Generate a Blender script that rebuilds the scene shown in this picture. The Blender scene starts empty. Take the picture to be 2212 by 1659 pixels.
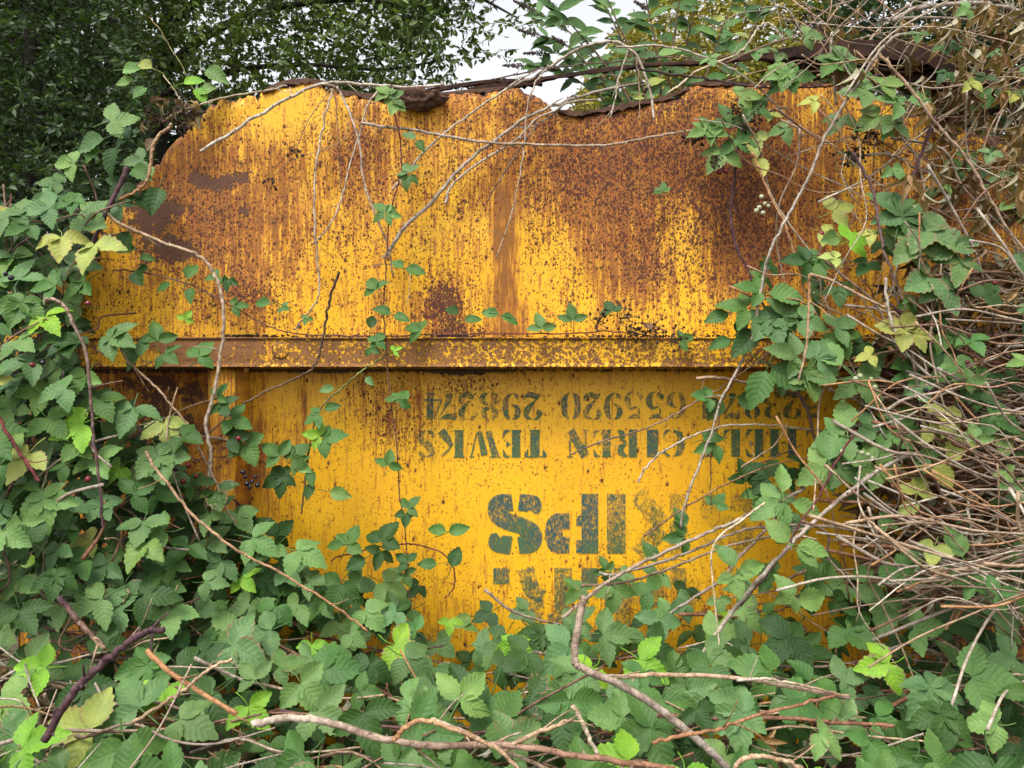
import bpy, math, random
import numpy as np
from mathutils import Vector, Matrix, noise as mnoise

random.seed(7)
RNG = np.random.default_rng(7)
scene = bpy.context.scene
COL = scene.collection

# ------------------------------------------------------------------ camera, sky, sun, exposure
CAM_H, CAM_D, HFOV = 1.5, 2.35, math.radians(65)
cam_data = bpy.data.cameras.new('camera')
cam = bpy.data.objects.new('camera', cam_data)
COL.objects.link(cam)
cam.location = (0, -CAM_D, CAM_H)
cam.rotation_euler = (math.radians(90), 0, 0)
cam_data.sensor_width = 36
cam_data.angle = HFOV
cam_data.clip_start = 0.02
cam_data.clip_end = 2000
scene.camera = cam

SUN_EL, SUN_AZ = math.radians(58), math.radians(205)
world = bpy.data.worlds.new('World')
scene.world = world
world.use_nodes = True
wt = world.node_tree
wt.nodes.clear()
w_out = wt.nodes.new('ShaderNodeOutputWorld')
w_bg = wt.nodes.new('ShaderNodeBackground')
w_sky = wt.nodes.new('ShaderNodeTexSky')
w_sky.sky_type = 'NISHITA'
w_sky.sun_disc = False
w_sky.sun_elevation = SUN_EL
w_sky.sun_rotation = SUN_AZ
w_sky.dust_density = 4
w_hs = wt.nodes.new('ShaderNodeHueSaturation')      # overcast: the blue is taken out of the sky
w_hs.inputs['Saturation'].default_value = 0.12
wt.links.new(w_sky.outputs[0], w_hs.inputs['Color'])
wt.links.new(w_hs.outputs[0], w_bg.inputs['Color'])
w_bg.inputs['Strength'].default_value = 0.15
wt.links.new(w_bg.outputs[0], w_out.inputs['Surface'])

sun_data = bpy.data.lights.new('sun', 'SUN')
sun_data.energy = 1.0
sun_data.angle = math.radians(16)
sun_data.color = (1.0, 0.97, 0.92)
sun = bpy.data.objects.new('sun', sun_data)
COL.objects.link(sun)
sdir = Vector((math.sin(SUN_AZ) * math.cos(SUN_EL), math.cos(SUN_AZ) * math.cos(SUN_EL), math.sin(SUN_EL)))
sun.rotation_euler = sdir.to_track_quat('Z', 'Y').to_euler()
sun.location = (0, -4, 8)

scene.view_settings.view_transform = 'Standard'
scene.view_settings.look = 'None'
scene.view_settings.gamma = 1
scene.view_settings.use_curve_mapping = False
scene.view_settings.exposure = 1.15
scene.cycles.max_bounces = 6
scene.cycles.diffuse_bounces = 2
scene.cycles.transparent_max_bounces = 6

# ------------------------------------------------------------------ helpers
KPX = 2 * math.tan(HFOV / 2) / 2212.0       # radians-ish per pixel of a 2212 px wide picture

def P(ux, uy, d=0.0):
    """world point seen at (ux, uy) of the 2212 x 1659 picture, d metres in front of the skip's face (y = -d)"""
    r = CAM_D - d
    return Vector(((ux - 1106) * KPX * r, -d, CAM_H - (uy - 829.5) * KPX * r))

def tag(o, label=None, cat=None, group=None, kind=None):
    if label: o['label'] = label
    if cat: o['category'] = cat
    if group: o['group'] = group
    if kind: o['kind'] = kind
    return o

def empty(name, loc=(0, 0, 0)):
    o = bpy.data.objects.new(name, None)
    o.empty_display_size = 0.05
    o.location = loc
    COL.objects.link(o)
    return o

def link_mesh(name, me, mat=None, parent=None):
    o = bpy.data.objects.new(name, me)
    COL.objects.link(o)
    if mat is not None and not me.materials:
        me.materials.append(mat)
    if parent is not None:
        o.parent = parent
        o.matrix_parent_inverse = Matrix.Translation(-Vector(parent.location)) if parent.parent is None else Matrix.Identity(4)
    return o

def smooth(me, on=True):
    me.polygons.foreach_set('use_smooth', [on] * len(me.polygons))

def mesh_np(name, verts, faces_flat, nper):
    """verts (N,3); faces_flat (M, nper) int"""
    me = bpy.data.meshes.new(name)
    verts = np.asarray(verts, dtype=np.float32)
    f = np.asarray(faces_flat, dtype=np.int32)
    me.vertices.add(len(verts))
    me.vertices.foreach_set('co', verts.ravel())
    me.loops.add(f.size)
    me.loops.foreach_set('vertex_index', f.ravel())
    me.polygons.add(len(f))
    me.polygons.foreach_set('loop_start', np.arange(len(f), dtype=np.int32) * nper)
    me.polygons.foreach_set('loop_total', np.full(len(f), nper, dtype=np.int32))
    me.update(calc_edges=True)
    return me

def set_tint(me, cols):
    a = me.color_attributes.new('tint', 'FLOAT_COLOR', 'POINT')
    c = np.ones((len(me.vertices), 4), dtype=np.float32)
    c[:, :3] = cols
    a.data.foreach_set('color', c.ravel())

def catmull(pts, n=6):
    pts = [Vector(p) for p in pts]
    if len(pts) == 2:
        return [pts[0].lerp(pts[1], i / n) for i in range(n + 1)]
    ext = [pts[0] * 2 - pts[1]] + pts + [pts[-1] * 2 - pts[-2]]
    out = []
    for i in range(1, len(ext) - 2):
        p0, p1, p2, p3 = ext[i - 1], ext[i], ext[i + 1], ext[i + 2]
        for k in range(n):
            t = k / n
            out.append(0.5 * ((2 * p1) + (p2 - p0) * t + (2 * p0 - 5 * p1 + 4 * p2 - p3) * t * t + (3 * p1 - p0 - 3 * p2 + p3) * t ** 3))
    out.append(pts[-1])
    return out

def tube_data(path, radii, sides=6, base=0):
    """rings along a path; returns verts, quads, caps"""
    n = len(path)
    vs, fs = [], []
    ref = Vector((0.13, 0.91, 0.39)).normalized()
    for i, p in enumerate(path):
        t = (path[min(i + 1, n - 1)] - path[max(i - 1, 0)])
        if t.length < 1e-9: t = Vector((0, 0, 1))
        t.normalize()
        a = t.cross(ref)
        if a.length < 1e-3: a = t.cross(Vector((1, 0, 0)))
        a.normalize(); b = t.cross(a)
        for s in range(sides):
            an = 2 * math.pi * s / sides
            vs.append(p + (a * math.cos(an) + b * math.sin(an)) * radii[i])
    for i in range(n - 1):
        for s in range(sides):
            s2 = (s + 1) % sides
            fs.append((base + i * sides + s, base + i * sides + s2, base + (i + 1) * sides + s2, base + (i + 1) * sides + s))
    fs.append(tuple(base + s for s in range(sides))[::-1])
    fs.append(tuple(base + (n - 1) * sides + s for s in range(sides)))
    return vs, fs

# ------------------------------------------------------------------ materials
def new_mat(name):
    m = bpy.data.materials.new(name)
    m.use_nodes = True
    nt = m.node_tree
    nt.nodes.clear()
    return m, nt

class G:
    """small node-graph helper"""
    def __init__(s, nt): s.nt = nt
    def n(s, typ, **kw):
        nd = s.nt.nodes.new(typ)
        for k, v in kw.items(): setattr(nd, k, v)
        return nd
    def set(s, sock, v):
        if isinstance(v, bpy.types.NodeSocket): s.nt.links.new(v, sock)
        elif v is not None: sock.default_value = v
    def math(s, op, a, b=None, c=None, clamp=False):
        nd = s.n('ShaderNodeMath', operation=op, use_clamp=clamp)
        s.set(nd.inputs[0], a); s.set(nd.inputs[1], b); s.set(nd.inputs[2], c)
        return nd.outputs[0]
    def mix(s, f, a, b, blend='MIX'):
        nd = s.n('ShaderNodeMix', data_type='RGBA', blend_type=blend)
        s.set(nd.inputs[0], f)
        s.set(nd.inputs[6], a if isinstance(a, bpy.types.NodeSocket) else (*a, 1))
        s.set(nd.inputs[7], b if isinstance(b, bpy.types.NodeSocket) else (*b, 1))
        return nd.outputs[2]
    def ramp(s, v, lo, hi):
        nd = s.n('ShaderNodeMapRange', interpolation_type='SMOOTHSTEP')
        s.set(nd.inputs[0], v); s.set(nd.inputs[1], lo); s.set(nd.inputs[2], hi)
        return nd.outputs[0]
    def noise(s, vec, scale, detail=4, rough=0.55):
        nd = s.n('ShaderNodeTexNoise')
        s.set(nd.inputs['Vector'], vec); nd.inputs['Scale'].default_value = scale
        nd.inputs['Detail'].default_value = detail; nd.inputs['Roughness'].default_value = rough
        return nd.outputs[0]
    def voro(s, vec, scale, rnd=1.0):
        nd = s.n('ShaderNodeTexVoronoi')
        s.set(nd.inputs['Vector'], vec); nd.inputs['Scale'].default_value = scale
        nd.inputs['Randomness'].default_value = rnd
        return nd.outputs['Distance'], nd.outputs['Color']
    def scaled(s, vec, sc, loc=(0, 0, 0)):
        nd = s.n('ShaderNodeMapping')
        s.set(nd.inputs[0], vec); nd.inputs['Scale'].default_value = sc; nd.inputs['Location'].default_value = loc
        return nd.outputs[0]
    def attr(s, name):
        return s.n('ShaderNodeAttribute', attribute_name=name)
    def sep(s, col):
        nd = s.n('ShaderNodeSeparateColor'); s.set(nd.inputs[0], col); return nd.outputs
    def out(s, shader):
        o = s.n('ShaderNodeOutputMaterial'); s.set(o.inputs[0], shader)
    def bsdf(s, col, rough, bump=None, spec=0.5):
        b = s.n('ShaderNodeBsdfPrincipled')
        s.set(b.inputs['Base Color'], col if isinstance(col, bpy.types.NodeSocket) else (*col, 1))
        s.set(b.inputs['Roughness'], rough); b.inputs['Specular IOR Level'].default_value = spec
        if bump is not None: s.set(b.inputs['Normal'], bump)
        return b
    def bump(s, h, strength, dist):
        nd = s.n('ShaderNodeBump'); nd.inputs['Strength'].default_value = strength; nd.inputs['Distance'].default_value = dist
        s.set(nd.inputs['Height'], h); return nd.outputs[0]

YELLOW = (0.80, 0.435, 0.013)
ORANGE = (0.42, 0.138, 0.020)
DEEP = (0.175, 0.058, 0.020)
SPECK = (0.060, 0.020, 0.014)
BARE = (0.085, 0.042, 0.026)
DIRT_SHADE = (0.018, 0.014, 0.011)

def rust_material(name='rusted_yellow_paint', flake=False):
    """yellow paint breaking down to rust; where it has rusted is stored per vertex (rust.r stain, .g specks, .b bare metal, .a dirt)"""
    m, nt = new_mat(name)
    g = G(nt)
    co = g.n('ShaderNodeTexCoord').outputs['Object']
    at = g.attr('rust')
    r, gr, b = g.sep(at.outputs['Color'])[:3]
    al = at.outputs['Alpha']
    streak = g.noise(g.scaled(co, (55, 1, 5)), 1, 5, 0.6)
    streak2 = g.noise(g.scaled(co, (150, 1, 14)), 1, 4, 0.6)
    blot = g.noise(co, 22, 5, 0.6)
    fine = g.noise(co, 160, 4, 0.65)
    # paint
    fade = g.ramp(g.noise(g.scaled(co, (1, 1, 0.5)), 4, 6, 0.65), 0.3, 0.7)
    chalk = g.ramp(g.noise(g.scaled(co, (60, 1, 9)), 1, 5, 0.7), 0.52, 0.8)
    yel = g.mix(g.math('MULTIPLY', fade, 0.8), YELLOW, (0.71, 0.345, 0.012))
    yel = g.mix(g.math('MULTIPLY', chalk, 0.25), yel, (0.50, 0.22, 0.02))
    yel = g.mix(g.math('MULTIPLY', g.ramp(g.noise(co, 300, 3, 0.7), 0.55, 0.75), 0.3), yel, (0.42, 0.20, 0.025))
    # orange stain, in streaks running down
    s = g.math('MULTIPLY_ADD', g.math('SUBTRACT', streak, 0.5), 2.2, r)
    s = g.math('MULTIPLY_ADD', g.math('SUBTRACT', streak2, 0.5), 2.5, s)
    s = g.math('MULTIPLY_ADD', g.math('SUBTRACT', blot, 0.5), 0.7, s)
    stain = g.ramp(s, 0.22, 1.15)
    deep = g.ramp(g.math('MULTIPLY_ADD', g.math('SUBTRACT', blot, 0.5), 1.2, s), 0.75, 1.5)
    scol = g.mix(deep, ORANGE, DEEP)
    grain = g.noise(co, 420, 3, 0.7)
    scol = g.mix(g.math('MULTIPLY', g.ramp(fine, 0.38, 0.7), 0.75), scol, DEEP)
    scol = g.mix(g.math('MULTIPLY', g.ramp(grain, 0.5, 0.72), 0.5), scol, (0.10, 0.032, 0.016))
    col = g.mix(g.math('MULTIPLY', stain, 0.88), yel, scol)
    # specks: blisters with a soft brown halo and a short run below
    wob = g.n('ShaderNodeMix', data_type='VECTOR')
    nz = g.n('ShaderNodeTexNoise'); nz.inputs['Scale'].default_value = 120; g.set(nz.inputs['Vector'], co)
    vm = g.n('ShaderNodeVectorMath', operation='MULTIPLY_ADD')
    g.set(vm.inputs[0], nz.outputs['Color']); vm.inputs[1].default_value = (0.008, 0, 0.008); g.set(vm.inputs[2], co)
    wco = vm.outputs[0]
    gv = g.math('MULTIPLY_ADD', g.math('SUBTRACT', g.noise(co, 9, 4, 0.6), 0.5), 0.9, gr)
    gv = g.math('MULTIPLY_ADD', g.math('SUBTRACT', g.noise(g.scaled(co, (30, 1, 12)), 1, 3, 0.6), 0.5), 0.55, gv)
    specks = None
    halos = None
    for sc, k, rr in ((82, 0.27, 1.0), (135, 0.35, 1.0), (230, 0.40, 0.9)):
        v = g.scaled(wco, (1, 0, 0.72), (sc * 0.013, 0, 0.3))
        dist, rc = g.voro(v, sc)
        rnd = g.sep(rc)[0]
        # radius: grows with local density, random per cell, many cells empty
        rad = g.math('MULTIPLY', g.math('SUBTRACT', g.math('MULTIPLY_ADD', gv, 1.15, rnd), 1.0), k)
        sp = g.math('SUBTRACT', rad, dist)
        spm = g.math('MULTIPLY', g.ramp(sp, -0.03, 0.05), rr)
        hal = g.math('MULTIPLY', g.ramp(sp, -0.30, 0.03), g.ramp(rad, 0.0, 0.05))
        specks = spm if specks is None else g.math('MAXIMUM', specks, spm)
        halos = hal if halos is None else g.math('MAXIMUM', halos, hal)
    bd, bc = g.voro(g.scaled(wco, (1, 0, 0.6), (0.31, 0, 0.77)), 46)
    brad = g.math('MINIMUM', g.math('MULTIPLY', g.math('SUBTRACT', g.math('MULTIPLY_ADD', gv, 0.75, g.sep(bc)[0]), 1.0), 0.5), 0.15)
    bsp = g.math('SUBTRACT', brad, bd)
    specks = g.math('MAXIMUM', specks, g.ramp(bsp, -0.05, 0.03))
    halos = g.math('MAXIMUM', halos, g.math('MULTIPLY', g.ramp(bsp, -0.22, 0.0), g.ramp(brad, 0.0, 0.04)))
    tv = g.scaled(wco, (1, 0, 0.16), (0.7, 0, 0.1))
    td, tc = g.voro(tv, 75)
    trad = g.math('MULTIPLY', g.math('SUBTRACT', g.math('MULTIPLY_ADD', gv, 0.9, g.sep(tc)[0]), 0.95), 0.42)
    tails = g.math('MULTIPLY', g.ramp(g.math('SUBTRACT', trad, td), -0.22, 0.08), g.ramp(trad, 0.0, 0.06))
    col = g.mix(g.math('MULTIPLY', tails, 0.72), col, (0.33, 0.10, 0.02))
    col = g.mix(g.math('MULTIPLY', halos, 0.55), col, (0.21, 0.055, 0.018))
    col = g.mix(g.math('MULTIPLY', specks, 0.9), col, SPECK)
    # bare, paint gone
    bn = g.noise(co, 34 if not flake else 85, 8, 0.72)
    bm = g.math('MULTIPLY_ADD', g.math('SUBTRACT', bn, 0.5), 4.2 if not flake else 1.9, b)
    if not flake:
        bm = g.math('MULTIPLY_ADD', g.math('SUBTRACT', g.noise(co, 13, 3, 0.5), 0.5), 2.2, bm)
    bare = g.ramp(bm, 0.50, 0.56)
    bcol = g.mix(fine, BARE if not flake else (0.20, 0.088, 0.032), (0.14, 0.058, 0.03) if not flake else (0.26, 0.115, 0.04))
    if flake:
        bcol = g.mix(g.ramp(g.noise(co, 110, 4), 0.55, 0.68), bcol, (0.06, 0.028, 0.018))
    col = g.mix(bare, col, bcol)
    # grime, with shade painted in under the rail and on the end panels
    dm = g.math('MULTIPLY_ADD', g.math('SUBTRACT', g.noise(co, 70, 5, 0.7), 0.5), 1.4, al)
    dirt_shade = g.ramp(dm, 0.4, 0.75)
    col = g.mix(g.math('MULTIPLY', dirt_shade, 0.92), col, DIRT_SHADE)
    h = g.math('ADD', g.math('MULTIPLY', specks, 0.8), g.math('MULTIPLY', bare, -0.8))
    h = g.math('MULTIPLY_ADD', fine, g.math('MULTIPLY_ADD', stain, 0.4, 0.05), h)
    bump = g.bump(h, 0.9, 0.003)
    rough = g.math('MULTIPLY_ADD', g.math('MAXIMUM', g.math('MAXIMUM', stain, bare), specks), 0.4, 0.42)
    g.out(g.bsdf(col, rough, bump, 0.35).outputs[0])
    return m

def simple_mat(name, c1, c2, scale, rough=0.85, bumpd=0.004, bscale=None):
    m, nt = new_mat(name); g = G(nt)
    co = g.n('ShaderNodeTexCoord').outputs['Object']
    nz = g.noise(co, scale, 6, 0.65)
    col = g.mix(g.ramp(nz, 0.3, 0.7), c1, c2)
    hb = g.noise(co, bscale or scale * 2, 6, 0.7)
    g.out(g.bsdf(col, rough, g.bump(hb, 0.8, bumpd), 0.25).outputs[0])
    return m

def stem_material():
    m, nt = new_mat('bramble_bark'); g = G(nt)
    co = g.n('ShaderNodeTexCoord').outputs['Object']
    t = g.attr('tint').outputs['Color']
    n1 = g.noise(co, 45, 5, 0.7)
    n2 = g.noise(co, 260, 3, 0.7)
    col = g.mix(g.ramp(n1, 0.25, 0.75), g.mix(0.75, t, (0.05, 0.035, 0.03), 'MULTIPLY'), t)
    dark = g.mix(1.0, t, (0.42, 0.36, 0.33), 'MULTIPLY')
    lite = g.mix(1.0, t, (1.25, 1.25, 1.25), 'MULTIPLY')
    col = g.mix(g.ramp(n1, 0.30, 0.62), dark, lite)
    col = g.mix(g.math('MULTIPLY', g.ramp(n2, 0.45, 0.65), 0.75), col, dark)
    col = g.mix(g.math('MULTIPLY', g.ramp(g.noise(co, 16, 3, 0.6), 0.5, 0.7), 0.5), col, dark)
    g.out(g.bsdf(col, 0.75, g.bump(n2, 0.6, 0.002), 0.25).outputs[0])
    return m

def leaf_material(name, mottled=False):
    """two-sided bramble leaf: green upper side with sunk veins, pale felt below; hue per leaf from the object's colour"""
    m, nt = new_mat(name); g = G(nt)
    oi = g.n('ShaderNodeObjectInfo')
    base = oi.outputs['Color']
    rnd = oi.outputs['Random']
    uv = g.n('ShaderNodeUVMap', uv_map='leaf').outputs[0]
    sx = g.n('ShaderNodeSeparateXYZ'); g.set(sx.inputs[0], uv)
    u = g.math('ABSOLUTE', g.math('SUBTRACT', g.math('MULTIPLY', sx.outputs[0], 2), 1))
    v = sx.outputs[1]
    ph = g.math('MULTIPLY', g.math('SUBTRACT', v, g.math('MULTIPLY', u, 0.24)), 7.0)
    wave = g.math('SINE', g.math('MULTIPLY', ph, 6.2832))
    vein = g.ramp(wave, 0.84, 1.0)
    rib = g.math('SUBTRACT', 1, g.ramp(u, 0.03, 0.10))
    veins = g.math('MAXIMUM', vein, rib)
    co = g.n('ShaderNodeTexCoord').outputs['Object']
    vm = g.n('ShaderNodeVectorMath', operation='ADD'); g.set(vm.inputs[0], co)
    cx = g.n('ShaderNodeCombineXYZ'); g.set(cx.inputs[0], g.math('MULTIPLY', rnd, 40)); g.set(vm.inputs[1], cx.outputs[0])
    n1 = g.noise(vm.outputs[0], 2.2, 4, 0.6)
    n2 = g.noise(vm.outputs[0], 9, 4, 0.65)
    col = g.mix(g.ramp(n1, 0.3, 0.7), g.mix(1, base, (0.78, 0.84, 0.8), 'MULTIPLY'), g.mix(1, base, (1.2, 1.14, 1.05), 'MULTIPLY'))
    col = g.mix(g.math('MULTIPLY', veins, 0.22), col, g.mix(1, base, (0.52, 0.62, 0.6), 'MULTIPLY'))
    if mottled:
        edge = g.ramp(g.math('MULTIPLY_ADD', g.math('SUBTRACT', n2, 0.5), 1.2, u), 0.75, 1.05)
        col = g.mix(g.math('MULTIPLY', edge, 0.8), col, (0.22, 0.11, 0.075))
        col = g.mix(g.math('MULTIPLY', g.ramp(n2, 0.55, 0.7), 0.6), col, (0.30, 0.27, 0.17))
    else:
        # a few pale specks and purple spots
        col = g.mix(g.math('MULTIPLY', g.ramp(g.noise(vm.outputs[0], 17, 2), 0.72, 0.78), 0.5), col, (0.34, 0.38, 0.26))
        col = g.mix(g.math('MULTIPLY', g.ramp(g.noise(vm.outputs[0], 6.5, 2), 0.73, 0.77), 0.75), col, (0.05, 0.03, 0.035))
    h = g.math('MULTIPLY_ADD', vein, -0.7, g.math('MULTIPLY', rib, -1.2))
    h = g.math('MULTIPLY_ADD', wave, -0.15, h)
    h = g.math('MULTIPLY_ADD', n2, 0.8, h)
    bump = g.bump(h, 0.16, 0.03)
    back = g.n('ShaderNodeNewGeometry').outputs['Backfacing']
    under = g.mix(1, g.mix(0.62, base, (0.42, 0.44, 0.34)), (0.9, 0.9, 0.85), 'MULTIPLY')
    under = g.mix(g.math('MULTIPLY', veins, 0.35), under, (0.22, 0.23, 0.14))
    fc = g.mix(back, col, under)
    b = g.bsdf(fc, g.math('MULTIPLY_ADD', n1, 0.2, 0.42), bump, 0.22)
    tr = g.n('ShaderNodeBsdfTranslucent')
    g.set(tr.inputs[0], g.mix(1, base, (1.5, 1.9, 0.6), 'MULTIPLY'))
    mx = g.n('ShaderNodeMixShader'); mx.inputs[0].default_value = 0.12
    g.set(mx.inputs[1], b.outputs[0]); g.set(mx.inputs[2], tr.outputs[0])
    g.out(mx.outputs[0])
    return m

def crown_material():
    m, nt = new_mat('tree_leaves'); g = G(nt)
    t = g.attr('tint').outputs['Color']
    b = g.bsdf(t, 0.5, None, 0.35)
    tr = g.n('ShaderNodeBsdfTranslucent'); g.set(tr.inputs[0], g.mix(1, t, (1.7, 2.0, 0.6), 'MULTIPLY'))
    mx = g.n('ShaderNodeMixShader'); mx.inputs[0].default_value = 0.22
    g.set(mx.inputs[1], b.outputs[0]); g.set(mx.inputs[2], tr.outputs[0])
    g.out(mx.outputs[0])
    return m

def stencil_material():
    """thin sprayed green-blue stencil paint, worn through in specks"""
    m, nt = new_mat('worn_stencil_paint'); g = G(nt)
    co = g.n('ShaderNodeTexCoord').outputs['Object']
    wear = g.math('SUBTRACT', g.attr('wear').outputs['Fac'], 0.05)
    n1 = g.noise(co, 9, 3, 0.5)
    n2 = g.noise(g.scaled(co, (1, 1, 0.6)), 190, 4, 0.75)
    n3 = g.noise(g.scaled(co, (1, 1, 0.7)), 55, 4, 0.6)
    a = g.math('MULTIPLY_ADD', g.math('SUBTRACT', n1, 0.5), 0.9, wear)
    col = g.mix(g.ramp(n1, 0.35, 0.62), (0.010, 0.080, 0.108), (0.070, 0.135, 0.062))
    col = g.mix(g.math('MULTIPLY', n3, 0.4), col, (0.03, 0.09, 0.06))
    keep = g.math('MULTIPLY_ADD', g.math('SUBTRACT', n2, 0.5), 2.5, a)
    keep = g.math('MULTIPLY_ADD', g.math('SUBTRACT', n3, 0.5), 0.9, keep)
    alpha = g.math('MULTIPLY', g.ramp(keep, 0.1, 0.95), 0.90)
    b = g.bsdf(col, 0.7, None, 0.2)
    t = g.n('ShaderNodeBsdfTransparent')
    mx = g.n('ShaderNodeMixShader'); g.set(mx.inputs[0], alpha); g.set(mx.inputs[1], t.outputs[0]); g.set(mx.inputs[2], b.outputs[0])
    g.out(mx.outputs[0])
    return m

M_RUST = rust_material()
M_RAIL = rust_material('flaking_rail_paint', True)
M_FLOOR = simple_mat('burnt_rust', (0.058, 0.024, 0.014), (0.011, 0.008, 0.007), 26, 0.92, 0.006, 45)
M_FLAKE = simple_mat('rust_crust', (0.085, 0.046, 0.032), (0.13, 0.068, 0.046), 30, 0.95, 0.01, 60)
M_STEM = stem_material()
M_LEAF = leaf_material('bramble_leaf')
M_MOTT = leaf_material('mottled_bramble_leaf', True)
M_CROWN = crown_material()
M_STENCIL = stencil_material()
M_SOIL = simple_mat('leaf_litter_soil', (0.05, 0.036, 0.024), (0.085, 0.07, 0.035), 3, 0.95, 0.03, 12)

# ------------------------------------------------------------------ ground
def ground_z(x, y):
    bank = 0.45 / (1 + math.exp(max(-40, min(40, -(y + 0.5) * 5))))
    return bank + 0.04 * mnoise.noise(Vector((x * 1.3, y * 1.3, 0)))
def build_ground():
    xs = np.concatenate([[-400, -120, -40, -15], np.linspace(-6, 6, 49), [15, 40, 120, 400]])
    ys = np.concatenate([[-400, -120, -40, -12], np.linspace(-5, 9, 57), [15, 40, 120, 400]])
    v = [(x, y, ground_z(x, y)) for y in ys for x in xs]
    nx = len(xs)
    f = [(j * nx + i, j * nx + i + 1, (j + 1) * nx + i + 1, (j + 1) * nx + i) for j in range(len(ys) - 1) for i in range(nx - 1)]
    me = mesh_np('ground', v, f, 4); smooth(me)
    o = link_mesh('ground', me, M_SOIL)
    tag(o, kind='structure')
build_ground()

# ------------------------------------------------------------------ the skip
skip = empty('skip', (0, 0.3, 0.45))
tag(skip, 'rusty yellow skip lying overturned in brambles, with upside-down green stencilled lettering', 'skip')

def blobs(ux, uy, base, lst):
    a = np.full(ux.shape, base, dtype=np.float64)
    for cx, cy, rx, ry, amp in lst:
        q = ((ux - cx) / rx) ** 2 + ((uy - cy) / ry) ** 2
        a += amp * np.exp(-q * 0.9)
    return a

def set_rust(me, r, g, b, a):
    at = me.color_attributes.new('rust', 'FLOAT_COLOR', 'POINT')
    c = np.stack([np.clip(r, -1, 3), np.clip(g, 0, 2), np.clip(b, -1, 2), np.clip(a, -1, 2)], axis=1).astype(np.float32)
    at.data.foreach_set('color', c.ravel())

def px_of(co):
    r = CAM_D + co[:, 1]
    return 1106 + co[:, 0] / (KPX * r), 829.5 - (co[:, 2] - CAM_H) / (KPX * r)

TOP = [(-20, 640), (100, 585), (150, 510), (165, 490), (215, 470), (240, 440), (290, 395), (345, 335), (380, 290), (425, 240), (440, 226), (470, 215), (560, 205), (600, 182), (650, 170), (690, 174), (720, 190), (800, 203), (850, 212), (950, 205), (1000, 198),
       (1060, 192), (1100, 186), (1128, 188), (1150, 196), (1172, 205), (1200, 224), (1260, 240), (1330, 228), (1400, 214), (1470, 200), (1500, 178), (1560, 176), (1650, 182), (1760, 176), (1830, 190), (1880, 205), (1960, 240), (2100, 280), (2212, 300), (2560, 330)]

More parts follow.
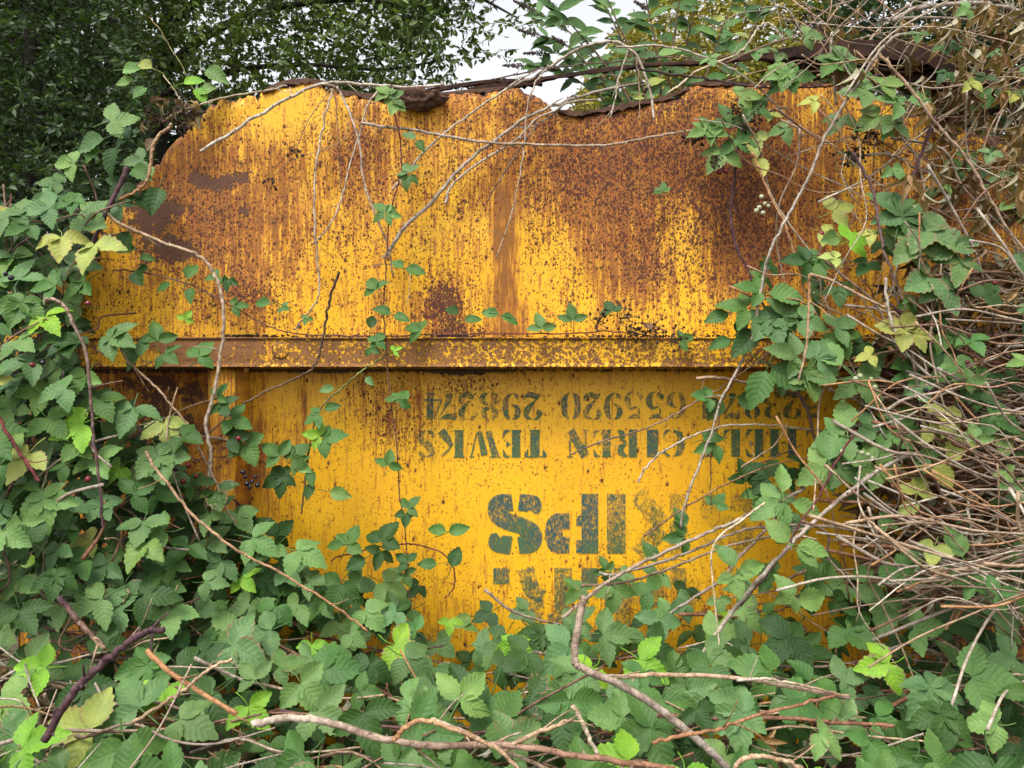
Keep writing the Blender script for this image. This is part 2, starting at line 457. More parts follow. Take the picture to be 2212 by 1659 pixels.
def build_upper_panel():
    step = 7.0
    n = int((2560 + 20) / step)
    uxs = np.linspace(-20, 2560, n)
    tx = np.array([p[0] for p in TOP]); ty = np.array([p[1] for p in TOP])
    top = np.interp(uxs, tx, ty)
    jag = np.array([mnoise.noise(Vector((u * 0.045, 3.1, 0))) * 6 + mnoise.noise(Vector((u * 0.15, 7.7, 0))) * 6 + max(0, mnoise.noise(Vector((u * 0.07, 17.7, 0))) - .15) * 26 for u in uxs])
    top = top + jag
    m = 82
    t = np.linspace(0, 1, m)
    bot = 790.0
    UY = top[None, :] + (bot - top[None, :]) * t[:, None]
    UX = np.repeat(uxs[None, :], m, 0)
    r = CAM_D
    X = (UX - 1106) * KPX * r
    Z = CAM_H - (UY - 829.5) * KPX * r
    Y = np.zeros_like(X)
    for j in range(m):
        for i in range(n):
            Y[j, i] = 0.022 * mnoise.noise(Vector((X[j, i] * 2.1, Z[j, i] * 2.1, 4))) + 0.004 * mnoise.noise(Vector((X[j, i] * 7, Z[j, i] * 7, 9)))
    # the torn top curls back a little
    curl = np.clip(1 - (UY - top[None, :]) / 22.0, 0, 1) ** 2
    cv = np.array([0.5 + mnoise.noise(Vector((u * 0.02, 1.3, 0))) for u in uxs])
    Y += curl * 0.03 * cv[None, :]
    v = np.stack([X, Y, Z], -1).reshape(-1, 3)
    idx = np.arange(m * n).reshape(m, n)
    f = np.stack([idx[:-1, :-1], idx[1:, :-1], idx[1:, 1:], idx[:-1, 1:]], -1).reshape(-1, 4)
    me = mesh_np('upper_panel', v, f, 4); smooth(me)
    ux, uy = UX.ravel(), UY.ravel()
    S = blobs(ux, uy, 0.43, [(420, 440, 150, 150, .58), (540, 500, 230, 130, .36), (480, 380, 160, 110, .14), (400, 330, 80, 60, .35), (775, 330, 65, 110, .75), (1240, 310, 240, 140, .52), (1300, 460, 140, 150, .42),
        (1460, 330, 190, 130, .5), (1650, 370, 150, 210, .7), (1620, 560, 110, 90, .7), (958, 660, 55, 75, .6), (530, 640, 70, 60, .55), (1360, 590, 90, 90, .55), (1020, 250, 150, 50, .3), (640, 420, 80, 150, .22),
        (1185, 590, 60, 90, -.75), (1480, 550, 45, 110, -.75), (930, 560, 90, 110, -.35), (715, 500, 60, 200, -.25), (590, 240, 150, 42, -.6), (200, 530, 50, 50, -.6), (285, 680, 70, 45, -.45), (640, 640, 90, 70, -.3), (1010, 480, 50, 90, .15),
        (1800, 500, 60, 300, .3), (1860, 300, 60, 120, .1), (2050, 450, 160, 140, .7), (1850, 420, 40, 120, -.3), (1450, 690, 200, 30, -.2), (1550, 720, 100, 60, -.3), (1590, 205, 35, 30, -.45)])
    # one broad smooth run down the plate
    band = np.exp(-((ux - 1092 - (uy - 450) * 0.0) / 30.0) ** 2) * np.clip((uy - 330) / 140, 0, 1)
    S += band * 0.9
    for cx, w, y0, a in ((1455, 9, 560, .5), (560, 8, 620, .4), (742, 10, 560, .25), (812, 8, 600, .3), (258, 7, 640, .45), (310, 6, 650, .35), (1130, 10, 620, .4), (1500, 8, 640, .4), (880, 8, 620, .2), (620, 8, 470, .2)):
        S += a * np.exp(-((ux - cx) / w) ** 2) * np.clip((uy - y0) / 40, 0, 1)
    K = blobs(ux, uy, 0.74, [(440, 480, 150, 150, .3), (778, 340, 70, 110, .4), (1250, 330, 250, 190, .32), (1450, 380, 250, 200, .3), (1640, 480, 110, 180, .45), (958, 662, 42, 70, 1.0), (530, 640, 60, 45, .55), (1000, 720, 40, 20, .6),
        (590, 235, 160, 40, -.22), (1185, 600, 60, 70, -.06), (1340, 220, 200, 30, .45), (2050, 430, 150, 150, .4), (1400, 580, 80, 50, .3)])
    K -= band * 0.7
    B = blobs(ux, uy, -0.35, [(425, 383, 36, 24, 1.05), (492, 388, 50, 15, 1.0), (515, 365, 20, 18, .9), (470, 402, 30, 14, .8), (362, 450, 52, 38, 1.1), (325, 480, 34, 40, 1.0), (390, 525, 56, 30, 1.1), (335, 560, 64, 34, .9), (532, 452, 14, 22, .95), (518, 466, 12, 18, .7), (535, 283, 20, 11, .9),
        (630, 180, 60, 14, .9), (1600, 430, 60, 90, .35), (2150, 300, 70, 40, 1.2), (250, 440, 60, 40, .8), (960, 690, 26, 36, .45), (538, 655, 34, 20, .55), (1220, 245, 80, 12, .5)])
    edge = np.clip(1 - (UY - top[None, :]) / 18.0, 0, 1).ravel()
    S += edge * 0.6
    B += edge * (0.62 + 0.35 * np.sin(ux * 0.03))
    A = blobs(ux, uy, -0.4, [(540, 724, 60, 7, 1.0), (960, 712, 45, 22, .6), (350, 420, 40, 90, .1)])
    set_rust(me, S, K, B, A)
    o = link_mesh('upper_panel', me, M_RUST, skip)
    md = o.modifiers.new('thickness', 'SOLIDIFY'); md.thickness = 0.006; md.offset = -1
    return o

def panel_box(name, x0, x1, y0, y1, yf, depth, S, K, B, A, parent, mat, step=9.0, bevel=0.004, wav=0.003):
    """a slab whose front face (px box x0..x1, y0..y1 at depth yf) is a fine grid carrying rust; the sides go back by depth"""
    r = CAM_D + yf
    nx, ny = max(4, int((x1 - x0) / step)), max(4, int((y1 - y0) / step))
    UX, UY = np.meshgrid(np.linspace(x0, x1, nx), np.linspace(y0, y1, ny))
    X = (UX - 1106) * KPX * r; Z = CAM_H - (UY - 829.5) * KPX * r
    Y = np.full_like(X, yf)
    for j in range(ny):
        for i in range(nx):
            Y[j, i] += wav * mnoise.noise(Vector((X[j, i] * 3, Z[j, i] * 3, 2.5)))
    v = np.stack([X, Y, Z], -1).reshape(-1, 3)
    idx = np.arange(nx * ny).reshape(ny, nx)
    f = np.stack([idx[:-1, :-1], idx[1:, :-1], idx[1:, 1:], idx[:-1, 1:]], -1).reshape(-1, 4).tolist()
    loop = list(idx[0, :]) + list(idx[1:, -1]) + list(idx[-1, -2::-1]) + list(idx[-2:0:-1, 0])
    cx, cz = X.mean(), Z.mean()
    verts = v.tolist()
    n0 = len(verts)
    ring2 = []
    for q in loop:      # rounded shoulder then back
        p = verts[q]
        dx = math.copysign(bevel, p[0] - cx) if (abs(p[0] - X.min()) < 1e-6 or abs(p[0] - X.max()) < 1e-6) else 0
        dz = math.copysign(bevel, p[2] - cz) if (abs(p[2] - Z.min()) < 1e-6 or abs(p[2] - Z.max()) < 1e-6) else 0
        ring2.append((p[0] + dx, p[1] + bevel, p[2] + dz))
    ring3 = [(p[0], yf + depth, p[2]) for p in ring2]
    verts += ring2 + ring3
    L = len(loop)
    for k in range(L):
        k2 = (k + 1) % L
        f.append((int(loop[k2]), int(loop[k]), n0 + k, n0 + k2))
        f.append((n0 + k2, n0 + k, n0 + L + k, n0 + L + k2))
    me = bpy.data.meshes.new(name); me.from_pydata(verts, [], [tuple(int(i) for i in q) for q in f]); me.update()
    smooth(me)
    co = np.array(verts)
    ux, uy = px_of(co)
    set_rust(me, S(ux, uy), K(ux, uy), B(ux, uy), A(ux, uy))
    return link_mesh(name, me, mat, parent)

upper = build_upper_panel()

# rail: box section standing proud of both panels
panel_box('rail', 60, 2500, 731, 792, -0.055, 0.085,
    lambda x, y: blobs(x, y, 0.45, [(420, 760, 200, 60, .4), (1400, 760, 500, 60, -.25), (260, 770, 60, 30, -.3)]),
    lambda x, y: blobs(x, y, 0.55, [(1200, 760, 600, 50, .15)]),
    lambda x, y: blobs(x, y, 0.60, [(1550, 765, 450, 60, -.16), (1700, 780, 300, 20, .1), (420, 750, 40, 16, .5), (390, 778, 30, 14, .35), (270, 765, 70, 25, -.5), (600, 755, 30, 25, -.35), (520, 740, 100, 30, .1), (350, 745, 60, 12, .3)]),
    lambda x, y: np.where(y > 787, 0.45, -0.5),
    skip, M_RAIL, step=7.0)
def welded_disc():
    c = P(606, 757, 0.0555)
    vs, fs = [], []
    n = 28
    prof = [(0, -.0045), (.016, -.0045), (.022, -.0035), (.0255, -.0005), (.027, .002)]
    for rr, yy in prof[1:]:
        for k in range(n):
            a = 2 * math.pi * k / n
            w = 1 + .05 * mnoise.noise(Vector((math.cos(a) * 2, math.sin(a) * 2, rr * 40)))
            vs.append((c.x + math.cos(a) * rr * w, c.y + yy, c.z + math.sin(a) * rr * w))
    for j in range(len(prof) - 2):
        for k in range(n):
            fs.append((j * n + k, j * n + (k + 1) % n, (j + 1) * n + (k + 1) % n, (j + 1) * n + k))
    fs.append(tuple(range(n))[::-1])
    me = bpy.data.meshes.new('welded_disc'); me.from_pydata(vs, [], fs); me.update(); smooth(me)
    N = len(vs); o = np.ones(N)
    rim = np.repeat([0, 0, .8, 1.2], n)
    set_rust(me, o * .6 + rim * .5, o * .7, o * .52 + rim * .2, o * -.4 + rim * .75)
    link_mesh('welded_disc', me, M_RAIL, skip)
welded_disc()
# post below the rail
panel_box('post', 452, 510, 796, 1560, -0.03, 0.10,
    lambda x, y: blobs(x, y, 0.75, [(480, 960, 40, 60, .3)]), lambda x, y: blobs(x, y, 0.5, []),
    lambda x, y: blobs(x, y, -0.2, [(480, 985, 30, 40, .6), (460, 1100, 40, 90, .6)]), lambda x, y: blobs(x, y, -0.4, [(480, 797, 40, 6, .6)]), skip, M_RUST)
LOW_Y = 0.075
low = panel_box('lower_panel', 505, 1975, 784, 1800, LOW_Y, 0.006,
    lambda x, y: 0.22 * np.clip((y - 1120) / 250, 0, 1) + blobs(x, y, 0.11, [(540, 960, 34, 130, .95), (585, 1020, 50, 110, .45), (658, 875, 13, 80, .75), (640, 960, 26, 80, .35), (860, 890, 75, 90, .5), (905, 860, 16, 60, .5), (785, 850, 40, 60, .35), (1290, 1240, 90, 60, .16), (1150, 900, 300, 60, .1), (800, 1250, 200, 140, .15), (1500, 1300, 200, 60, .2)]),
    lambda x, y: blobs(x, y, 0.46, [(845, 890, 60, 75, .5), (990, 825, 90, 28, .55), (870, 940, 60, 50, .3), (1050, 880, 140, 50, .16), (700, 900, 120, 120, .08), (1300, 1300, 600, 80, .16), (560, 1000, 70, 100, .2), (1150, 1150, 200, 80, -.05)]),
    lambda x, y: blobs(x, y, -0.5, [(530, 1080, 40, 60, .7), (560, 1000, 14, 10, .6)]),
    lambda x, y: -0.55 + 1.35 * np.exp(-np.clip(y - 800, 0, None) / 13.0) + blobs(x, y, 0, [(1000, 805, 70, 22, .55), (700, 800, 120, 14, .3)]),  # grime along the top edge, deepened to paint in the rail's shadow
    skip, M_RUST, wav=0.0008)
panel_box('end_panel', 40, 450, 784, 1700, 0.10, 0.006,
    lambda x, y: blobs(x, y, 1.0, [(400, 880, 50, 60, -.2)]), lambda x, y: blobs(x, y, 0.7, []),
    lambda x, y: blobs(x, y, -0.05, [(380, 890, 60, 60, .6), (340, 830, 80, 25, .5)]), lambda x, y: -0.3 + 1.2 * np.exp(-np.clip(y - 800, 0, None) / 16.0) + 0.55 * np.clip((y - 950) / 300, 0, 1), skip, M_RUST)  # grows darker lower down, painting in the shade between the leaves

panel_box('end_panel', 1985, 2540, 784, 1700, 0.16, 0.006,
    lambda x, y: blobs(x, y, 1.2, []), lambda x, y: blobs(x, y, 0.8, []), lambda x, y: blobs(x, y, 0.2, []), lambda x, y: blobs(x, y, .1, []), skip, M_RUST, step=16.0)  # rusty end recess coloured dark to stand in for the heap's shade
# weld bead along the rail's top: crumbling dirt lodged on the ledge
def crumbs(name, spots, size, col, parent, mat=M_STEM):
    vs, fs = [], []
    for p in spots:
        n = 5
        s = size * random.uniform(.5, 1.4)
        b = len(vs)
        for dz in (-.6, .6):
            for k in range(n):
                a = 2 * math.pi * k / n + dz
                vs.append(Vector(p) + Vector((math.cos(a) * s * random.uniform(.6, 1.1), math.sin(a) * s * random.uniform(.6, 1.1), dz * s * random.uniform(.6, 1.2))))
        fs += [tuple(b + k for k in range(n))[::-1], tuple(b + n + k for k in range(n))]
        fs += [(b + k, b + (k + 1) % n, b + n + (k + 1) % n, b + n + k) for k in range(n)]
    me = bpy.data.meshes.new(name); me.from_pydata(vs, [], fs); me.update()
    set_tint(me, np.array(col))
    o = link_mesh(name, me, mat, parent)
    tag(o, kind='stuff')
    return o
sp = [P(random.uniform(440, 2000) if random.random() < .5 else random.choice([random.uniform(480, 600), random.uniform(930, 1010), random.uniform(1290, 1560)]), random.uniform(724, 731), random.uniform(0.005, 0.045)) for _ in range(420)]
crumbs('ledge_dirt', sp, 0.0042, (0.03, 0.022, 0.016), skip)

# torn floor sheet: what is left of the skip's bottom, curling above the gap
def torn_sheet(name, path, drops, backs, parent, mat, d0=0.0):
    pts = catmull(path, 8)
    n = len(pts)
    dr = np.interp(np.linspace(0, 1, n), np.linspace(0, 1, len(drops)), drops)
    bk = np.interp(np.linspace(0, 1, n), np.linspace(0, 1, len(backs)), backs)
    vs, fs = [], []
    for i, p in enumerate(pts):
        j = mnoise.noise(Vector((i * 0.7, 2, 1)))
        j2 = mnoise.noise(Vector((i * 1.3, 5, 1)))
        prof = [(0, 0), (0.0, -dr[i] * (1 + .5 * j)), (0.006, -dr[i] * (1 + .5 * j)), (0.006, -0.006), (bk[i] * .5, -0.01 + .012 * j2), (bk[i] * (1 + .4 * j), 0.0 + .02 * j), (bk[i] * (1 + .4 * j), 0.008 + .02 * j), (bk[i] * .5, 0.0 + .012 * j2)]
        for (by, bz) in prof:
            vs.append(p + Vector((0, by, bz)))
    m = 8
    for i in range(n - 1):
        for k in range(m):
            k2 = (k + 1) % m
            fs.append((i * m + k, i * m + k2, (i + 1) * m + k2, (i + 1) * m + k))
    fs.append(tuple(range(m))); fs.append(tuple((n - 1) * m + k for k in range(m))[::-1])
    me = bpy.data.meshes.new(name); me.from_pydata(vs, [], fs); me.update()
    return link_mesh(name, me, mat, parent)
torn_sheet('torn_floor_edge', [P(838, 206, 0), P(930, 190, -.01), P(1050, 172, -.03), P(1150, 168, -.05), P(1280, 150, -.06), P(1400, 137, -.06), P(1540, 130, -.04), P(1640, 113, 0), P(1760, 94, .02), P(1850, 86, .02), P(1980, 92, 0), P(2080, 130, -.02), P(2240, 190, -.02)],
           [.004, .012, .010, .009, .012, .008, .007, .018, .04, .05, .06, .05, .03], [.02, .03, .03, .03, .022, .014, .014, .05, .2, .3, .3, .3, .3], skip, M_FLOOR)
torn_sheet('torn_floor_edge', [P(1700, 104, -.03), P(1800, 100, -.05), P(1900, 103, -.05), P(1990, 115, -.05), P(2100, 160, -.05)], [.015, .05, .075, .09, .05], [.1, .2, .25, .25, .2], skip, M_FLOOR)  # black-brown flange added, standing in for shade in the cavity below the sheet
torn_sheet('rusted_lip', [P(1010, 190, -.02), P(1060, 180, -.02), P(1120, 178, -.03), P(1172, 176, -.03)], [.012, .02, .012, .006], [.04, .05, .04, .02], skip, M_FLOOR)

for pth in ([P(566, 196, .01), P(600, 178, .008), P(640, 170, .006), P(690, 172, .008), P(720, 184, .012)], [P(726, 192, .0), P(770, 199, -.004), P(815, 203, 0), P(862, 208, -.004)], [P(930, 202, -.004), P(975, 197, .002), P(1030, 192, -.006), P(1090, 186, 0)],
            [P(1205, 236, -.004), P(1250, 240, .0), P(1300, 233, -.008), P(1360, 222, 0), P(1430, 208, -.006), P(1490, 188, -.004)], [P(1498, 178, -.01), P(1560, 174, .002), P(1640, 180, -.008), P(1720, 176, .0), P(1800, 182, -.006), P(1880, 200, -.004)]):
    torn_sheet('rusted_lip', pth, [.006, .016, .008, .018, .010, .014, .005], [.02, .05, .03, .05, .025], skip, M_FLAKE)
# thick crust of rust hanging over the top edge
def rust_crust():
    import bmesh
    bm = bmesh.new()
    bmesh.ops.create_icosphere(bm, subdivisions=4, radius=1)
    for v in bm.verts:
        p = v.co.copy()
        v.co.x = p.x * 0.076
        v.co.z = p.z * (0.014 if p.z > 0 else 0.034) - 0.012 * max(0, -p.z) * (1 - abs(p.x)) + 0.010 * mnoise.noise(Vector((p.x * 3.5, 2, 2)))
        v.co.y = p.y * 0.03
        q = p * 2.4
        k = 0.012 * mnoise.noise(q) + 0.013 * mnoise.noise(q * 2.5) + 0.008 * mnoise.noise(q * 6) + 0.004 * mnoise.noise(q * 13)
        v.co += p * k
    me = bpy.data.meshes.new('rust_crust'); bm.to_mesh(me); bm.free(); smooth(me)
    o = link_mesh('rust_crust', me, M_FLAKE, skip)
    o.matrix_parent_inverse = Matrix.Identity(4)
    o.location = P(908, 207, 0.026) - skip.location
    o.rotation_euler = (0, 0.05, 0)
rust_crust()

# ------------------------------------------------------------------ stencilled lettering (upside down on the overturned skip)
F = 1 / 1.8228     # full-size pixel -> 2212 px picture

def ribbon(pts, ws, n=6):
    """strip with varying width; pts in glyph units already mapped to metres"""
    P3 = [Vector((p[0], p[1], 0)) for p in pts]
    c = catmull(P3, n)
    w = np.interp(np.linspace(0, 1, len(c)), np.linspace(0, 1, len(ws)), ws)
    L, R = [], []
    for i, p in enumerate(c):
        t = c[min(i + 1, len(c) - 1)] - c[max(i - 1, 0)]
        if t.length < 1e-9: t = Vector((1, 0, 0))
        t.normalize()
        nn = Vector((-t.y, t.x, 0))
        l, r = p + nn * w[i] / 2, p - nn * w[i] / 2
        if L and (l - L[-1]).dot(t) < 0: l = L[-1].copy()
        if R and (r - R[-1]).dot(t) < 0: r = R[-1].copy()
        L.append(l); R.append(r)
    return L, R

def mir(st, flip_y=False):
    return [([(1 - x, (1 - y) if flip_y else y) for x, y in p], w) for p, w in st]
SIX = [([(.60, .98), (.25, .8), (.15, .45), (.25, .12), (.42, .02)], [.02, .14, .23, .15, .02]), ([(.88, .74), (.80, .86), (.66, .96)], [.04, .17, .03]), ([(.50, .58), (.80, .46), (.86, .28), (.76, .1), (.55, .02)], [.03, .16, .22, .15, .02])]
ZERO = [([(.42, .98), (.18, .8), (.14, .5), (.18, .2), (.42, .02)], [.02, .19, .24, .19, .02])]
HALF8 = [([(.42, .98), (.20, .8), (.26, .62), (.46, .54)], [.03, .19, .18, .06]), ([(.44, .48), (.14, .32), (.18, .12), (.42, .02)], [.06, .2, .2, .03])]
FIVE = [([(.12, .97), (.4, .87), (.88, .97)], [.02, .2, .03]), ([(.2, .82), (.22, .58)], [.07, .05]), ([(.24, .52), (.66, .58), (.86, .32), (.70, .06), (.5, .01)], [.03, .14, .25, .12, .02]), ([(.10, .28), (.12, .16), (.34, .02)], [.05, .2, .04])]
TWO = [([(.26, .60), (.10, .76), (.22, .93), (.42, .98)], [.02, .2, .13, .03]), ([(.5, .98), (.82, .86), (.80, .66), (.55, .44), (.3, .28)], [.03, .17, .24, .14, .03]), ([(.04, .02), (.25, .16), (.6, .09), (.88, .16), (.96, .3)], [.02, .2, .2, .12, .02])]
GLYPH = {
 '0': ZERO + mir(ZERO), '8': HALF8 + mir(HALF8), '6': SIX, '9': mir(SIX, True), '5': FIVE, '2': TWO,
 '4': [([(.68, .05), (.68, .97)], [.24, .24]), ([(.42, .02), (.94, .02)], [.05, .05]), ([(.04, .28), (.22, .55), (.46, .93)], [.08, .06, .05]), ([(.04, .27), (.48, .27)], [.09, .09]), ([(.86, .27), (1.0, .27)], [.09, .09])],
 '7': [([(.03, .72), (.1, .92), (.4, .86), (.7, .9), (.96, .98)], [.03, .14, .2, .17, .02]), ([(.94, .86), (.68, .58), (.46, .32), (.42, .12), (.42, .04)], [.02, .07, .17, .24, .16])],
 '3': [([(.10, .74), (.16, .9), (.42, .98)], [.1, .18, .03]), ([(.5, .98), (.80, .82), (.74, .62), (.5, .53)], [.03, .2, .17, .04]), ([(.5, .5), (.86, .34), (.80, .1), (.5, .02)], [.04, .22, .2, .03]), ([(.10, .26), (.14, .12), (.4, .02)], [.1, .18, .03])],
 'T': [([(.52, .02), (.52, .98)], [.34, .34]), ([(.28, .02), (.76, .02)], [.04, .04]), ([(.02, .98), (.10, .88), (.16, .70)], [.08, .14, .02]), ([(.98, .98), (.90, .88), (.84, .70)], [.08, .14, .02]), ([(.10, .97), (.9, .97)], [.05, .05])],
 'E': [([(.30, .02), (.30, .98)], [.30, .30]), ([(.06, .02), (.54, .02)], [.04, .04]), ([(.06, .98), (.54, .98)], [.04, .04]), ([(.62, .97), (.84, .93), (.94, .70)], [.06, .14, .02]), ([(.62, .03), (.84, .08), (.96, .32)], [.06, .14, .02]), ([(.56, .52), (.74, .52)], [.04, .14]), ([(.74, .62), (.74, .40)], [.05, .05])],
 'W': [([(.16, .98), (.40, .04)], [.26, .2]), ([(.52, .92), (.68, .04)], [.26, .16]), ([(.94, .96), (.76, .1)], [.06, .05]), ([(.0, .98), (.34, .98)], [.04, .04]), ([(.84, .98), (1.0, .98)], [.04, .04])],
 'K': [([(.24, .02), (.24, .98)], [.30, .30]), ([(.04, .02), (.46, .02)], [.04, .04]), ([(.04, .98), (.46, .98)], [.04, .04]), ([(.90, .96), (.62, .70), (.46, .48)], [.12, .07, .05]), ([(.52, .58), (.70, .30), (.92, .03)], [.12, .28, .30])],
 'S': [([(.86, .72), (.80, .90), (.52, .97)], [.04, .12, .03]), ([(.44, .98), (.16, .82), (.30, .62), (.66, .42), (.84, .22), (.56, .03)], [.04, .22, .25, .26, .2, .04]), ([(.10, .30), (.16, .1), (.46, .02)], [.04, .14, .03])],
 'C': [([(.48, .98), (.20, .82), (.12, .5), (.20, .18), (.48, .02)], [.03, .22, .30, .22, .03]), ([(.60, .98), (.84, .88), (.90, .68)], [.04, .16, .03]), ([(.60, .02), (.84, .10), (.92, .30)], [.04, .12, .02])],
 'I': [([(.5, .02), (.5, .98)], [.40, .40]), ([(.05, .02), (.95, .02)], [.04, .04]), ([(.05, .98), (.95, .98)], [.04, .04])],
 'R': [([(.24, .02), (.24, .98)], [.30, .30]), ([(.04, .02), (.44, .02)], [.04, .04]), ([(.04, .98), (.44, .98)], [.04, .04]), ([(.50, .98), (.80, .84), (.76, .62), (.52, .53)], [.04, .24, .2, .04]), ([(.52, .48), (.72, .34), (.76, .14), (.94, .03)], [.04, .18, .22, .08])],
 'N': [([(.16, .96), (.84, .04)], [.34, .30]), ([(.16, .70), (.16, .03)], [.06, .06]), ([(.04, .02), (.30, .02)], [.05, .05]), ([(.86, .36), (.86, .97)], [.06, .06]), ([(.72, .98), (1.0, .98)], [.05, .05])],
 'H': [([(.22, .02), (.22, .98)], [.30, .30]), ([(.78, .02), (.78, .98)], [.30, .30]), ([(.02, .02), (.42, .02)], [.04, .04]), ([(.58, .02), (.98, .02)], [.04, .04]), ([(.02, .98), (.42, .98)], [.04, .04]), ([(.58, .98), (.98, .98)], [.04, .04]), ([(.42, .5), (.58, .5)], [.06, .06])],
 'L': [([(.30, .02), (.30, .98)], [.32, .32]), ([(.06, .98), (.54, .98)], [.04, .04]), ([(.06, .02), (.54, .02)], [.04, .04]), ([(.62, .03), (.84, .08), (.96, .34)], [.06, .14, .02])],
}
def big(name):
    q = math.cos
    if name == 'S':
        a = [([(.55, .86), (.60, .86)], [.01, .01])]
        return [([(.94, .66), (.87, .82), (.58, .86)], [.10, .30, .30]),
                ([(.44, .86), (.20, .82), (.17, .66), (.36, .54), (.66, .46), (.84, .34), (.82, .18), (.56, .14)], [.28, .33, .32, .28, .28, .32, .33, .28]),
                ([(.06, .33), (.14, .18), (.43, .14)], [.08, .30, .28])]
    if name == 'P':
        return [([(.17, .0), (.17, 1.0)], [.28, .28]), ([(.31, .88), (.43, .88)], [.20, .22]), ([(.31, .45), (.43, .45)], [.16, .18]), ([(.56, .85), (.80, .84), (.85, .665), (.80, .48), (.56, .46)], [.28, .29, .30, .29, .27])]
    if name == 'I':
        return [([(.5, .0), (.5, 1.0)], [.31, .31])]
    if name == 'K':
        return [([(.17, .0), (.17, 1.0)], [.28, .28]), ([(.90, 1.0), (.46, .58)], [.30, .30]), ([(.44, .52), (.92, .0)], [.30, .33])]
    if name == 'R':
        return [([(.18, .0), (.18, 1.0)], [.29, .29]), ([(.34, .87), (.46, .87)], [.22, .22]), ([(.58, .86), (.82, .84), (.84, .64), (.56, .56)], [.26, .28, .28, .2]), ([(.56, .48), (.76, .38), (.84, .18), (.90, 0)], [.2, .28, .28, .28])]
    if name == 'H':
        return [([(.16, .0), (.16, 1.0)], [.28, .28]), ([(.84, .0), (.84, 1.0)], [.28, .28]), ([(.32, .5), (.68, .5)], [.22, .22])]
    return [([(.5, .0), (.5, .27)], [.27, .27])]        # full stop

def stencil(ch, strokes, x0, x1, y0, y1, wear, i):
    """glyph in the full-size pixel box x0..x1, y0..y1, turned half round; painted just on the lower panel"""
    yf = LOW_Y - 0.0022
    r = CAM_D + yf
    s = KPX * r * F
    hgt = (y1 - y0) * s
    wid = (x1 - x0) * s
    ox = (x1 * F - 1106) * KPX * r
    oz = CAM_H - (y0 * F - 829.5) * KPX * r
    vs, fs, wr = [], [], []
    for k, (pts, ws) in enumerate(strokes):
        L, R = ribbon([(x * wid, y * hgt) for x, y in pts], [w * hgt for w in ws], 6 if len(pts) > 2 else 3)
        b = len(vs)
        yy = yf - 0.00012 * k
        for l, q in zip(L, R):
            vs.append((ox - l.x, yy, oz - l.y)); vs.append((ox - q.x, yy, oz - q.y))
        for j in range(len(L) - 1):
            fs.append((b + 2 * j, b + 2 * j + 1, b + 2 * j + 3, b + 2 * j + 2))
    nm = 'stencilled_digit' if ch.isdigit() else ('stencilled_full_stop' if ch == '.' else 'stencilled_letter')
    me = bpy.data.meshes.new(nm); me.from_pydata(vs, [], fs); me.update()
    a = me.attributes.new('wear', 'FLOAT', 'POINT')
    a.data.foreach_set('value', [wear] * len(vs))
    o = link_mesh(nm, me, M_STENCIL, low)
    if ch != '.': o['label'] = 'upside-down stencilled ' + ('digit ' if ch.isdigit() else 'letter ') + ch

ROW_A = [('4', 1671, 1741), ('7', 1727, 1797), ('2', 1805, 1876), ('8', 1889, 1968), ('9', 1978, 2049), ('2', 2060, 2132), ('0', 2212, 2284), ('2', 2296, 2367), ('9', 2379, 2450), ('5', 2459, 2531), ('5', 2545, 2613), ('6', 2628, 2700), ('4', 2755, 2828), ('7', 2845, 2912), ('8', 2930, 2996), ('3', 3008, 3072), ('2', 3084, 3150), ('5', 3166, 3236)]
for i, (c, a, b) in enumerate(ROW_A):
    stencil(c, GLYPH[c], a, b, 1546 + i * -0.3, 1655 + i * -0.3, random.uniform(.62, .80) if i not in (2, 3) else .52, i)
ROW_B = [('S', 1645, 1712), ('K', 1728, 1832), ('W', 1848, 1972), ('E', 1976, 2056), ('T', 2064, 2152), ('N', 2232, 2320), ('E', 2333, 2412), ('R', 2428, 2512), ('I', 2544, 2594), ('C', 2606, 2692), ('T', 2762, 2842), ('L', 2846, 2918), ('E', 2934, 3012), ('H', 3022, 3146), ('C', 3168, 3254)]
for i, (c, a, b) in enumerate(ROW_B):
    stencil(c, GLYPH[c], a, b, 1693 - i * 0.3, 1802 - i * 0.3, random.uniform(.64, .85) if i else .58, i)
for c, a, b, w in (('S', 1930, 2128, .80), ('P', 2150, 2358, .80), ('I', 2390, 2463, .62), ('K', 2488, 2708, .38), ('S', 2764, 2962, .42)):
    stencil(c, big(c), a, b, 1944, 2180, w, 0)
for c, a, b, w in (('.', 1942, 2006, .7), ('R', 2048, 2254, .55), ('.', 2290, 2352, .7), ('H', 2420, 2612, .5), ('.', 2640, 2704, .5)):
    stencil(c, big(c), a, b, 2236, 2472, w, 0)

